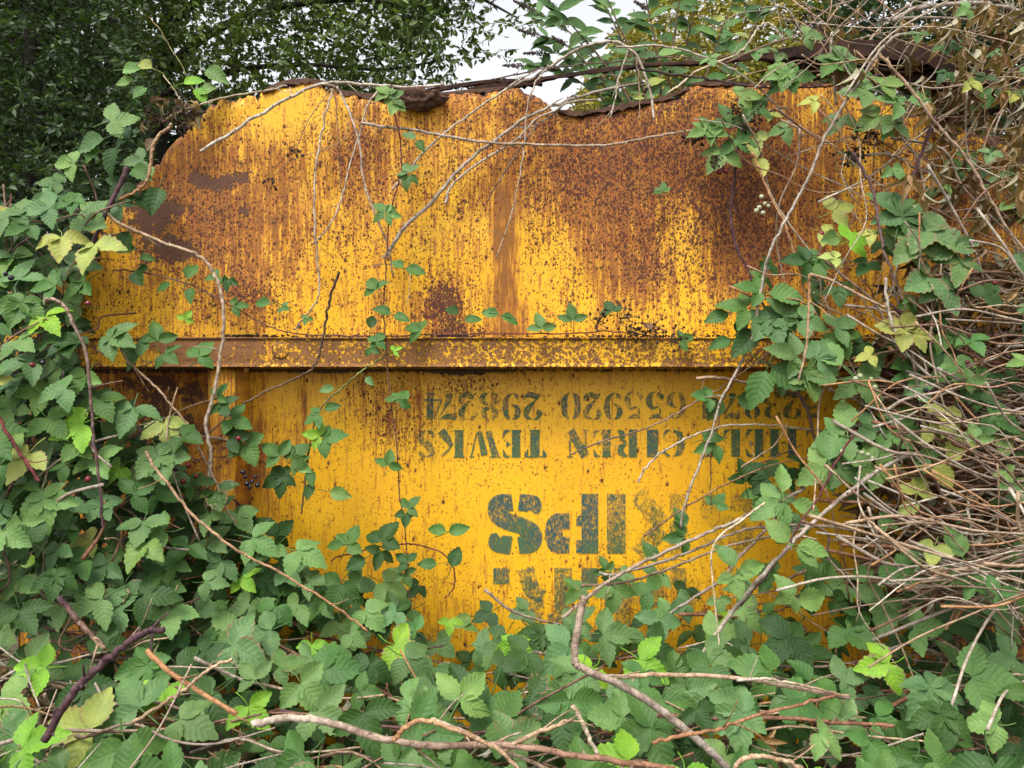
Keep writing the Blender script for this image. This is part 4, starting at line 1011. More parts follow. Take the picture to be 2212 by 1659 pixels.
cane('brown shoot with a green tip climbing over the lower yellow panel', [(651, 1110), (653, 1092), (658, 1050), (663, 1007), (668, 970), (674, 938), (681, 908), (691, 886), (708, 864), (729, 846), (748, 830), (768, 812), (783, 800), (805, 786), (828, 771), (845, 762), (858, 752)], d=.09, dia=5.5, col='brown', col2='green', sides=6,
     leaves=[(700, 884, None, 34, 20, 'mid', 'one'), (688, 896, None, 34, 200, 'mid'), (700, 948, None, 46, 10, 'mid'), (690, 942, None, 34, 165, 'young'), (604, 985, None, 44, 140, 'mid'), (630, 990, None, 48, 60, 'mid'), (640, 1000, None, 34, 330, 'pale'), (612, 1030, None, 46, 200, 'dark', 'five'), (668, 1015, None, 36, 290, 'mid', 'one'), (712, 1062, None, 44, 350, 'pale', 'one'), (674, 1042, None, 36, 260, 'dark', 'one'), (722, 838, None, 30, 200, 'grey', 'one'), (790, 815, None, 24, 320, 'grey', 'one'), (850, 758, None, 20, 40, 'young')])
cane('red loop of a vine circling above the foreground leaves', [(715, 1212), (727, 1204), (765, 1194), (810, 1183), (845, 1177), (880, 1175), (905, 1177), (928, 1184), (948, 1191), (963, 1201), (976, 1216), (981, 1234), (983, 1250), (981, 1265), (974, 1280), (960, 1293)], d=.08, dia=5, col='red', sides=6,
     leaves=[(752, 1178, None, 44, 70, 'mid'), (742, 1176, None, 36, 180, 'mid', 'one'), (826, 1170, None, 50, 70, 'dark'), (822, 1190, None, 40, 250, 'dark'), (968, 1150, None, 44, 20, 'mid', 'one'), (965, 1148, None, 40, 165, 'mid', 'one'), (945, 1218, None, 40, 180, 'mid', 'one'), (975, 1225, None, 42, 70, 'dark', 'one'), (790, 1206, None, 44, 210, 'dark', 'one'), (770, 1230, None, 40, 260, 'mid', 'one')])
cane('dark red stem hanging beside the green leaf at the letter row', [(1640, 760), (1600, 800), (1572, 845), (1558, 875), (1553, 905), (1548, 940), (1540, 965), (1536, 992), (1535, 1040), (1536, 1092)], d=.10, dia=4.2, col='red', col2='brown', sides=6,
     leaves=[(1530, 860, None, 36, 170, 'mid'), (1560, 862, None, 54, 255, 'grey', 'one', False, -.6), (1590, 858, None, 62, 350, 'grey', 'one', False, -.5), (1545, 960, None, 44, 200, 'mid'), (1520, 950, None, 42, 20, 'mid', 'one')])
cane('thin pale stalk stuck upright on the yellow plate', [(887, 590), (884, 625), (880, 660)], d=.02, dia=2.6, col='cream', prick=False, wig=.001)
cane('whitish dead stem hooked over the torn top edge at right', [(1440, 203, .04), (1470, 182, .05), (1499, 158, .06), (1530, 143, .07), (1555, 132, .08), (1582, 122, .09), (1604, 108, .1), (1620, 88, .1), (1631, 69, .1), (1643, 55, .1), (1656, 50, .1), (1668, 55, .1), (1679, 66, .1), (1690, 85, .1)], dia=6.5, col='cream', col2='bone')
cane('pale cane crossing the torn edge from the arch to the right', [(1330, 102), (1365, 101), (1405, 98), (1444, 101), (1480, 109), (1513, 120), (1550, 134), (1583, 150), (1610, 168), (1638, 188), (1680, 230), (1710, 265), (1740, 297)], d=.12, dia=6, col='bone')
cane('dark thorny cane lying along the upper edge at right', [(1380, 148), (1444, 160), (1490, 165), (1531, 171), (1570, 178), (1600, 184), (1640, 188), (1687, 190), (1735, 189), (1777, 187), (1843, 177), (1900, 160)], d=.13, dia=6.5, col='dark', col2='purple')
cane('grey upright cane before the torn floor sheet at right', [(1797, 70), (1795, 92), (1795, 118), (1799, 145), (1801, 170), (1803, 195), (1806, 226)], d=.14, dia=7.5, col='bone', col2='grey', wig=.002)
cane('stout grey branch crossing the top right corner', [(1930, 45), (1965, 24), (2000, 15), (2034, 11), (2080, 7), (2121, 8), (2160, 14), (2195, 22), (2240, 40)], d=.1, dia=14, col='grey', prick=False)
cane('thin dark cane rising left to right over the torn edge', [(1062, 172), (1120, 160), (1168, 150), (1230, 142), (1290, 136), (1360, 133), (1444, 122), (1530, 128), (1600, 112)], d=.05, dia=4.5, col='purple', col2='brown')
cane('tan cane lying along the sloping upper left edge', [(352, 262), (390, 240), (430, 228), (470, 214), (520, 204), (570, 196), (620, 186)], d=.06, dia=6, col='tan', col2='bone')
cane('thin bare shoot sticking up before the dark trees at left', [(428, 208), (415, 188), (408, 178), (392, 140), (372, 110), (352, 75), (343, 60), (322, 38)], d=-.05, dia=3.4, col='green', col2='tan', prick=False)
cane('tan twig rising left above the upper left corner', [(394, 222), (384, 205), (372, 188), (352, 162)], d=.05, dia=3.5, col='cream', prick=False)
cane('pale dry cane fork crossing below the second letter row', [(1600, 1010), (1640, 985), (1672, 962), (1694, 932), (1700, 915)], d=.13, dia=5.5, col='tan')
cane('dark twig crossing the second letter row', [(1590, 1018), (1625, 1010), (1655, 997), (1690, 980), (1730, 962)], d=.06, dia=5.5, col='brown')
cane('orange-tan cane running level below the leaf cluster at right', [(1390, 1160), (1430, 1130), (1475, 1100), (1530, 1066), (1580, 1040), (1640, 1014), (1694, 998), (1740, 990), (1830, 975), (1900, 960)], d=.12, dia=5, col='brown', col2='orange')
cane('dark brown cane slanting from the letters into the leaves', [(1717, 825), (1730, 860), (1745, 890), (1755, 930), (1765, 965), (1772, 1000), (1770, 1060)], d=.16, dia=9.5, col='purple', col2='brown')
cane('thick brown cane slanting behind the sweeping canes', [(1770, 1010), (1735, 1050), (1690, 1100), (1640, 1160), (1600, 1200), (1560, 1250), (1500, 1290), (1440, 1330)], d=.15, dia=10, col='brown', col2='grey')
cane('magenta-red cane slanting through the right thicket', [(1850, 930), (1830, 960), (1800, 1010), (1765, 1080), (1735, 1120), (1700, 1180), (1650, 1250), (1600, 1310)], d=.38, dia=6, col='red', col2='purple')
cane('stiff pale twig standing in the dry heap at right', [(2090, 1075), (2092, 1110), (2098, 1150), (2105, 1190), (2110, 1220), (2118, 1260)], d=.5, dia=6, col='bone', prick=False)
cane('rusty orange cane at the right edge of the thicket', [(2230, 1225), (2180, 1250), (2140, 1278), (2100, 1300), (2065, 1335), (2040, 1360)], d=.5, dia=8.5, col='rustbrown', col2='orange')
cane('pale grey cane curving up in the right heap', [(1700, 1250), (1760, 1230), (1830, 1232), (1880, 1215), (1930, 1175), (1970, 1130), (2010, 1095)], d=.34, dia=7.5, col='brown', col2='pink')

# ------------------------------------------------------------------ thickets: plants of many canes and leaves
def base_canes(n, length, r, arch, tint_names):
    out = []
    for i in range(n):
        rs = random.Random(1000 + i + int(length * 100))
        pts = []
        a = rs.uniform(-arch, arch); b = rs.uniform(-arch, arch) * .6
        for k in range(6):
            s = k / 5 - .5
            pts.append(Vector((s * length, b * (s * s * 4) + rs.uniform(-.022, .022), -a * s * s * 4 + rs.uniform(-.022, .022))))
        path = catmull(pts, 4)
        t = CC[rs.choice(tint_names)]; t2 = CC[rs.choice(tint_names)]
        me, _ = stem_mesh('cane', path, r * rs.uniform(.55, 1.5), r * rs.uniform(.35, .8), t, t2, 6)
        out.append(me)
    return out
CANES_DRY = base_canes(22, 0.7, .0030, .12, ['bone', 'tan', 'tan', 'grey', 'pink', 'brown', 'bone', 'orange'])
CANES_DRY2 = base_canes(10, 0.40, .0020, .05, ['bone', 'tan', 'brown', 'grey', 'dark'])
CANES_UNDER = base_canes(14, 0.7, .0036, .10, ['brown', 'grey', 'tan', 'purple', 'red', 'rustbrown', 'brown'])

def put_cane(parent, pos, direction, meshes, roll=None, scale=1.0):
    me = random.choice(meshes)
    o = bpy.data.objects.new('cane', me); COL.objects.link(o)
    x = Vector(direction).normalized()
    y = x.orthogonal().normalized()
    y.rotate(Matrix.Rotation(random.uniform(0, 6.283) if roll is None else roll, 3, x))
    z = x.cross(y)
    m = Matrix((x, y, z)).transposed().to_4x4()
    o.parent = parent
    o.matrix_local = Matrix.Translation(Vector(pos) - Vector(parent.location)) @ m @ Matrix.Diagonal((scale, 1, 1, 1))
    return o

OVER = {}
def deep_leaf(parent, pos, t, n, L, kind='three'):
    OVER.setdefault((parent.name, kind), []).append((Vector(pos), Vector(t), Vector(n), L))
def join_deep():
    """the leaves past the limit, deep inside the bushes: one part per bush"""
    for (pn, kind), items in OVER.items():
        parent = bpy.data.objects[pn]
        srcs = LEAF[(kind, False)]
        cache = []
        for me in srcs:
            co = np.empty(len(me.vertices) * 3, dtype=np.float32); me.vertices.foreach_get('co', co)
            uvl = me.uv_layers['leaf'].data
            uv = np.empty(len(uvl) * 2, dtype=np.float32); uvl.foreach_get('uv', uv)
            lv = np.empty(len(me.loops), dtype=np.int32); me.loops.foreach_get('vertex_index', lv)
            ls = np.empty(len(me.polygons), dtype=np.int32); me.polygons.foreach_get('loop_start', ls)
            lt = np.empty(len(me.polygons), dtype=np.int32); me.polygons.foreach_get('loop_total', lt)
            cache.append((co.reshape(-1, 3), uv, lv, ls, lt))
        V, UV, LV, LS, LT = [], [], [], [], []
        nv = nl = 0
        for pos, t, n, L in items:
            co, uv, lv, ls, lt = random.choice(cache)
            n = n.normalized(); t = t - n * t.dot(n)
            if t.length < 1e-4: t = n.orthogonal()
            t.normalize(); x = t.cross(n)
            M = np.array([x, t, n], dtype=np.float32) * L
            V.append(co @ M + np.array(pos, dtype=np.float32)); UV.append(uv); LV.append(lv + nv); LS.append(ls + nl); LT.append(lt)
            nv += len(co); nl += len(lv)
        nm = 'inner_foliage' if kind != 'dead' else 'dead_foliage'
        me = bpy.data.meshes.new(nm)
        V = np.concatenate(V); LV = np.concatenate(LV); LS = np.concatenate(LS); LT = np.concatenate(LT); UV = np.concatenate(UV)
        me.vertices.add(len(V)); me.vertices.foreach_set('co', V.ravel())
        me.loops.add(len(LV)); me.loops.foreach_set('vertex_index', LV)
        me.polygons.add(len(LS)); me.polygons.foreach_set('loop_start', LS); me.polygons.foreach_set('loop_total', LT)
        lay = me.uv_layers.new(name='leaf'); lay.data.foreach_set('uv', UV)
        me.update(calc_edges=True); smooth(me)
        me.materials.append(M_LEAF if kind != 'dead' else M_MOTT)
        o = link_mesh(nm, me, None, parent)
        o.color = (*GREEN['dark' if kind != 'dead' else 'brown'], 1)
        tag(o, kind='stuff')

def bush(label, loc, cat='bramble bush'):
    e = empty('bramble_bush', loc)
    return tag(e, label, cat, 'bramble bushes round the skip')

def inside(x, y, poly):
    c = False
    j = len(poly) - 1
    for i in range(len(poly)):
        xi, yi = poly[i]; xj, yj = poly[j]
        if (yi > y) != (yj > y) and x < (xj - xi) * (y - yi) / (yj - yi) + xi: c = not c
        j = i
    return c

def pick(weights):
    return random.choices(list(weights), list(weights.values()))[0]

# --- foreground: a low hummock of leafy bramble between the camera and the skip
def hum_z(x, y):
    z = 0.80 + 0.05 * mnoise.noise(Vector((x * 2.2, y * 2.2, 3))) + 0.03 * mnoise.noise(Vector((x * 6, y * 6, 7)))
    z += 0.10 * max(0, min(1, (-x - .55) / .6)) * max(0, 1 + y)       # higher at the left
    z -= 0.02 * max(0, -y - .6)
    z += 0.10 * max(0, min(1, (x - .55) / .5)) * max(0, 1 + y * .9)
    ux = 1106 + x / (KPX * (CAM_D + y))
    z += 0.03 * max(0, min(1, (y + .8) / .4)) + 0.095 * max(0, 1 + y / .5) * (0.35 if 930 < ux < 1230 else 1)
    return z
FG = [bush('leafy green bramble filling the bottom left corner of the foreground', (-1.0, -.6, .3)),
      bush('leafy bramble in front of the skip, left of the forked cane', (-.3, -.6, .3)),
      bush('leafy bramble in front of the skip, right of the forked cane', (.45, -.6, .3)),
      bush('leafy green bramble filling the bottom right corner of the foreground', (1.1, -.6, .3))]
FG_N = [0, 0, 0, 0]
def fg_of(x, y):
    ux = 1106 + x / (KPX * (CAM_D + y))
    return 0 if ux < 560 else 1 if ux < 1190 else 2 if ux < 1720 else 3
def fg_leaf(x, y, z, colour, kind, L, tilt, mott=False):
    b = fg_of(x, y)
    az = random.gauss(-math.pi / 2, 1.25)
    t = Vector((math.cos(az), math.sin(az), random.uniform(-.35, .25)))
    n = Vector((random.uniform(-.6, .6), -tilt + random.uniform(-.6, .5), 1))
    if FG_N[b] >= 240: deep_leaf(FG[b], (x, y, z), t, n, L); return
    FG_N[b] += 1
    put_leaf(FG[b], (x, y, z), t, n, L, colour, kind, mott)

placed = []
def poisson(x, y, r):
    for a, b2 in placed:
        if (a - x) ** 2 + (b2 - y) ** 2 < r * r: return False
    placed.append((x, y)); return True
tries = 0
while tries < 9000:
    tries += 1
    y = -random.uniform(0.02, 1.22)
    half = (CAM_D + y) * 0.68 + .05
    x = random.uniform(-half, half)
    ux = 1106 + x / (KPX * (CAM_D + y))
    if y > -0.22 and 930 < ux < 1250 and random.random() < .55: continue
    if not poisson(x, y, 0.083): continue
    z = hum_z(x, y) + random.uniform(-.03, .035)
    cl = mnoise.noise(Vector((x * 3, y * 3, 11)))
    w = {'mid': 4, 'grey': 3 + 3 * max(0, cl), 'pale': 2.2, 'dark': 2 + 3 * max(0, -cl), 'young': .85}
    c = pick(w)
    mott = False
    if ux < 420 and y > -.75 and random.random() < .08: c, mott = 'yellow', True
    elif random.random() < .09: mott = True
    fg_leaf(x, y, z, c, 'five' if random.random() < .07 else 'three', random.choice([random.uniform(.055, .08), random.uniform(.075, .105), random.uniform(.075, .105)]) * (.85 if c == 'young' else 1) * (.8 if y > -.3 else 1), 1.3, mott)
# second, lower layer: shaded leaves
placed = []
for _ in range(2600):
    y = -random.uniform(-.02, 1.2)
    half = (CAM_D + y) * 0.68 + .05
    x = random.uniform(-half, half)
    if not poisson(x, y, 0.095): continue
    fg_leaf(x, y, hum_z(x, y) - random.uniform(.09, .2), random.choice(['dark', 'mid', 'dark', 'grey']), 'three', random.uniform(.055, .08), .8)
for _ in range(900):
    y = -random.uniform(-.04, 1.25)
    half = (CAM_D + y) * 0.70 + .05
    x = random.uniform(-half, half)
    a = random.uniform(0, 6.28)
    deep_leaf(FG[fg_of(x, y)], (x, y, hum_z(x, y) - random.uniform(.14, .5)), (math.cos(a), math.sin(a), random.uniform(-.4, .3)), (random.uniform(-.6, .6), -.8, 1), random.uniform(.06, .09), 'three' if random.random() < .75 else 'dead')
# canes under and through the leaves
for i in range(150):
    y = -random.uniform(0.0, 1.25)
    half = (CAM_D + y) * 0.68 + .1
    x = random.uniform(-half, half)
    z = hum_z(x, y) - abs(random.gauss(0.06, .07)) - 0.025
    an = random.gauss(0, .55)
    put_cane(FG[fg_of(x, y)], (x, y, z), (math.cos(an), math.sin(an) * .8, random.gauss(0, .14)), CANES_UNDER if i % 3 else CANES_DRY, scale=random.uniform(.5, 1.1))
for i in range(46):
    y = -random.uniform(.35, 1.2)
    x = (random.uniform(-40, 340) - 1106) * KPX * (CAM_D + y)
    an = random.gauss(.3, .7)
    put_cane(FG[0], (x, y, hum_z(x, y) - random.uniform(-.02, .12)), (math.cos(an), math.sin(an) * .6, random.gauss(.05, .3)), CANES_DRY, scale=random.uniform(.3, .8))
# dead curled leaves low in the gaps
for i in range(95):
    y = -random.uniform(0.4, 1.2); half = (CAM_D + y) * .66
    x = random.uniform(-half, half)
    if i < 55: x = -half + abs(random.gauss(0, .25))
    b = fg_of(x, y)
    put_leaf(FG[b], (x, y, hum_z(x, y) - random.uniform(.03, .12)), (random.uniform(-1, 1), random.uniform(-1, 1), random.uniform(-.6, .3)), (random.uniform(-1, 1), -.7, random.uniform(-.3, 1)), random.uniform(.035, .06), random.choice(['dead', 'brown']), 'dead')
# spindly upright stalks below the leaf layer carry it
for i in range(70):
    y = -random.uniform(0.0, 1.2); half = (CAM_D + y) * .66
    x = random.uniform(-half, half)
    put_cane(FG[fg_of(x, y)], (x, y, hum_z(x, y) - .38), (random.gauss(0, .35), random.gauss(0, .3), 1), CANES_UNDER, scale=.85)

# --- left bush: a steep bank of leaves against the skip's left end
LEFT = bush('tall leafy bramble bank covering the left end of the skip', (-1.3, -.25, .4))
LEFT2 = bush('grey-green bramble below the rail at the left post', (-.9, -.25, .4))
LPOLY = [(-60, 420), (30, 440), (90, 425), (150, 400), (190, 430), (215, 480), (205, 545), (180, 580), (190, 640), (195, 690), (180, 740), (195, 800), (250, 870), (360, 900), (400, 935), (390, 1000), (450, 1050), (520, 1090), (590, 1130), (650, 1180), (700, 1250), (880, 1310), (880, 1330), (-60, 1330)]
def left_d(ux, uy):
    return 0.14 + 0.34 * max(0, min(1, (520 - ux) / 520)) * max(0.25, min(1, (uy - 380) / 500)) + 0.12 * max(0, (uy - 1000) / 330)
NL = {LEFT: 0, LEFT2: 0}
def bank_leaf(ux, uy, d, colour, kind, L, mott=False, up=.75, ang=None):
    root = LEFT if (uy < 880 or ux < 190) else LEFT2
    a = math.radians(random.gauss(270, 75) if ang is None else ang)
    t = Vector((math.cos(a), -.35, math.sin(a)))
    n = Vector((random.uniform(-.5, .5), -1, up + random.uniform(-.35, .5)))
    if NL[root] >= 255: deep_leaf(root, P(ux, uy, d), t, n, L); return
    NL[root] += 1
    put_leaf(root, P(ux, uy, d), t, n, L, colour, kind, mott)
placed = []
for _ in range(7000):
    ux, uy = random.uniform(-60, 900), random.uniform(400, 1330)
    if not inside(ux, uy, LPOLY): continue
    if not poisson(ux, uy, 47): continue
    d = left_d(ux, uy) + random.uniform(-.05, .06)
    hi = uy < 700
    c = pick({'mid': 3, 'grey': 5, 'pale': 2.6, 'dark': 2, 'young': .1})
    mott = random.random() < .09
    bank_leaf(ux, uy, d, c if not mott or random.random() < .5 else 'yellow', 'five' if random.random() < .12 else 'three', random.uniform(.054, .090), mott)
placed = []
for _ in range(4000):
    ux, uy = random.uniform(-60, 900), random.uniform(430, 1330)
    if not inside(ux + 12, uy - 12, LPOLY): continue
    if not poisson(ux, uy, 25): continue
    a = random.uniform(0, 6.28)
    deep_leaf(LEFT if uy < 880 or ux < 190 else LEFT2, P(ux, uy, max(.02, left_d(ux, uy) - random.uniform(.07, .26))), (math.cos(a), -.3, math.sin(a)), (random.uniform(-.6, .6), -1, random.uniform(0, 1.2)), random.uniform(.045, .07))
# outlying leaves read off the photograph
for ux, uy, d, Lp, ang, c, kind in [(225, 300, .12, 62, 190, 'grey', 'one'), (238, 262, .10, 55, 20, 'pale', 'three'), (250, 318, .13, 60, 265, 'dark', 'one'), (215, 320, .11, 40, 240, 'mid', 'one'), (345, 405, .12, 62, 262, 'dark', 'one'), (318, 390, .12, 50, 100, 'pale', 'one'), (160, 355, .1, 46, 170, 'pale', 'three'), (130, 395, .12, 44, 180, 'mid', 'three'), (110, 425, .15, 50, 200, 'grey', 'three'), (60, 465, .2, 62, 200, 'grey', 'three'),
        (285, 365, .12, 54, 330, 'mid', 'one'), (310, 345, .1, 44, 200, 'grey', 'three'), (265, 395, .12, 46, 250, 'dark', 'three'), (300, 425, .1, 40, 300, 'dark', 'three'), (250, 440, .13, 44, 280, 'grey', 'three'), (205, 455, .14, 50, 220, 'pale', 'three'), (280, 300, .06, 44, 130, 'dark', 'three'), (335, 300, .08, 30, 240, 'brown', 'one'), (262, 500, .12, 46, 300, 'dark', 'one'), (290, 172, .05, 40, 190, 'pale', 'one'), (318, 190, .05, 36, 230, 'mid', 'one'), (395, 180, .04, 42, 20, 'young', 'one'), (330, 148, .03, 44, 150, 'yellow', 'one'), (445, 150, .02, 54, 330, 'pale', 'one'), (425, 190, .04, 40, 300, 'young', 'one'), (470, 190, .03, 44, 200, 'pale', 'one'), (265, 150, .05, 40, 350, 'pale', 'one'),
        (340, 735, .2, 44, 95, 'mid', 'three'), (355, 765, .2, 40, 330, 'mid', 'three'), (428, 770, .17, 44, 60, 'mid', 'three'), (300, 770, .22, 48, 150, 'grey', 'three'), (240, 730, .25, 60, 340, 'grey', 'five'), (478, 870, .16, 40, 300, 'dark', 'three'), (470, 855, .16, 32, 60, 'mid', 'three'), (500, 905, .14, 46, 340, 'mid', 'three'), (495, 945, .15, 44, 20, 'dark', 'three'), (530, 960, .13, 50, 300, 'mid', 'three'), (400, 690, .12, 22, 60, 'young', 'three'), (250, 540, .12, 40, 0, 'mid', 'one'), (290, 585, .12, 40, 300, 'dark', 'one')]:
    img_leaf(LEFT if uy < 850 else LEFT2, ux, uy, d, Lp, ang, c, kind)
for i in range(80):
    ux, uy = random.uniform(-60, 520), random.uniform(480, 1330)
    if not inside(ux, uy, LPOLY): continue
    put_cane(LEFT if uy < 880 or ux < 190 else LEFT2, P(ux, uy, left_d(ux, uy) - random.uniform(.0, .15)), (random.gauss(0, .6), random.gauss(0, .4), random.gauss(.2, .7)), CANES_UNDER, scale=random.uniform(.3, .6))

# --- right: dry heap of dead canes with a leafy face
RIGHT = bush('dry brown bramble heap with scattered leaves leaning on the right of the skip', (1.2, -.2, .4))
RLEAF = bush('leafy bramble sprays hanging before the right end of the rail', (.95, -.2, .4))
TANG = bush('tangle of dead leaves and canes over the top right of the skip', (1.5, .0, .9))
def right_d(ux, uy):
    return 0.12 + 0.30 * max(0, min(1, (ux - 1620) / 500)) + 0.22 * max(0, min(1, (uy - 850) / 450))
RPOLY = [(1760, 840), (1850, 760), (1960, 700), (2300, 640), (2300, 1350), (1850, 1350), (1700, 1290), (1820, 1150), (1930, 1020), (1850, 930)]
def heap_edge(uy):
    return np.interp(uy, [560, 640, 760, 850, 930, 1020, 1150, 1300, 1380], [1980, 1940, 1840, 1790, 1800, 1830, 1790, 1740, 1700])
n = 0
while n < 190:
    ux, uy = random.uniform(1800, 2330), random.uniform(600, 1300)
    an = random.gauss(-.16, .33); sc = random.uniform(.5, 1.1)
    half = .35 * sc / (KPX * 2.1)
    if ux - half * math.cos(an) < heap_edge(uy) + random.uniform(-40, 80): continue
    n += 1
    put_cane(RIGHT, P(ux, uy, right_d(ux, uy) + (random.uniform(-.06, .05) if n % 2 else random.uniform(-.26, -.06))), (math.cos(an), random.gauss(0, .18), math.sin(an)), CANES_DRY if n % 2 else CANES_UNDER, scale=sc)
for n in range(26):
    ux, uy = random.uniform(1760, 2300), random.uniform(560, 1300)
    an = random.gauss(-1.1, .35)
    put_cane(RIGHT, P(ux, uy, right_d(ux, uy) + random.uniform(-.1, .06)), (math.cos(an), random.gauss(0, .2), math.sin(an)), CANES_DRY, scale=random.uniform(.4, .8))
for i in range(30):
    ux, uy = random.uniform(1680, 2260), random.uniform(280, 740)
    an = random.gauss(-.8, .6)
    put_cane(TANG, P(ux, uy, random.uniform(.04, .3)), (math.cos(an), random.gauss(0, .2), math.sin(an)), CANES_DRY2 if i % 2 else CANES_DRY, scale=random.uniform(.5, .9))
# dead leaves and broken bits packed inside the heap
for i in range(620):
    ux, uy = random.uniform(1850, 2330), random.uniform(180, 1330)
    if ux < heap_edge(max(560, uy)) + 20 + (0 if uy > 560 else 20): continue
    if ux > 2030 and 290 < uy < 570: continue
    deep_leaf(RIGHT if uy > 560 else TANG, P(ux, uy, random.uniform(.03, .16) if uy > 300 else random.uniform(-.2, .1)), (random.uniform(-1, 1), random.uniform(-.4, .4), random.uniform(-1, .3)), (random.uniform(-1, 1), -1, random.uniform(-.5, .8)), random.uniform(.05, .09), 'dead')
n = 0
TPOLY = [(1640, 20), (1900, 10), (2300, -40), (2300, 560), (2100, 520), (1990, 440), (1930, 330), (1900, 230), (1700, 150)]
while n < 130:
    ux, uy = random.uniform(1620, 2330), random.uniform(-40, 560)
    if not inside(ux, uy, TPOLY): continue
    n += 1
    an = random.gauss(-.2, .8)
    put_cane(TANG, P(ux, uy, random.uniform(-.35, .32)), (math.cos(an), random.gauss(0, .4), math.sin(an)), CANES_DRY2 if n % 3 else CANES_DRY, scale=random.uniform(.6, 1.2))
n = 0
while n < 185:      # dead curled leaves
    ux, uy = random.uniform(1700, 2300), random.uniform(-10, 480)
    if not inside(ux, uy, TPOLY) or (ux < 1950 and random.random() < .75): continue
    n += 1
    put_leaf(TANG, P(ux, uy, random.uniform(-.2, .36)), (random.uniform(-.6, .6), random.uniform(-.3, .3), -1), (random.uniform(-1, 1), -1, random.uniform(-.4, .4)), random.uniform(.04, .075), random.choice(['dead', 'dead', 'dead', 'brown']), 'dead')
n = 0
while n < 85:       # green leaves among them
    ux, uy = random.uniform(1480, 2300), random.uniform(10, 620)
    if not inside(ux, uy, [(1480, 90), (1700, 30), (2000, 10), (2300, 20), (2300, 640), (2050, 560), (1800, 560), (1700, 470), (1640, 290), (1500, 190)]): continue
    if ux < 1880 and uy > 160 and random.random() < .72: continue
    n += 1
    a = math.radians(random.gauss(270, 70))
    mott = random.random() < .4
    put_leaf(TANG, P(ux, uy, random.uniform(-.06, .34)), (math.cos(a), -.3, math.sin(a)), (random.uniform(-.5, .5), -1, random.uniform(.1, 1.1)), random.uniform(.034, .055), pick({'mid': 3, 'grey': 3, 'pale': 2, 'dark': 2, 'yellow': .7}), 'three', mott)
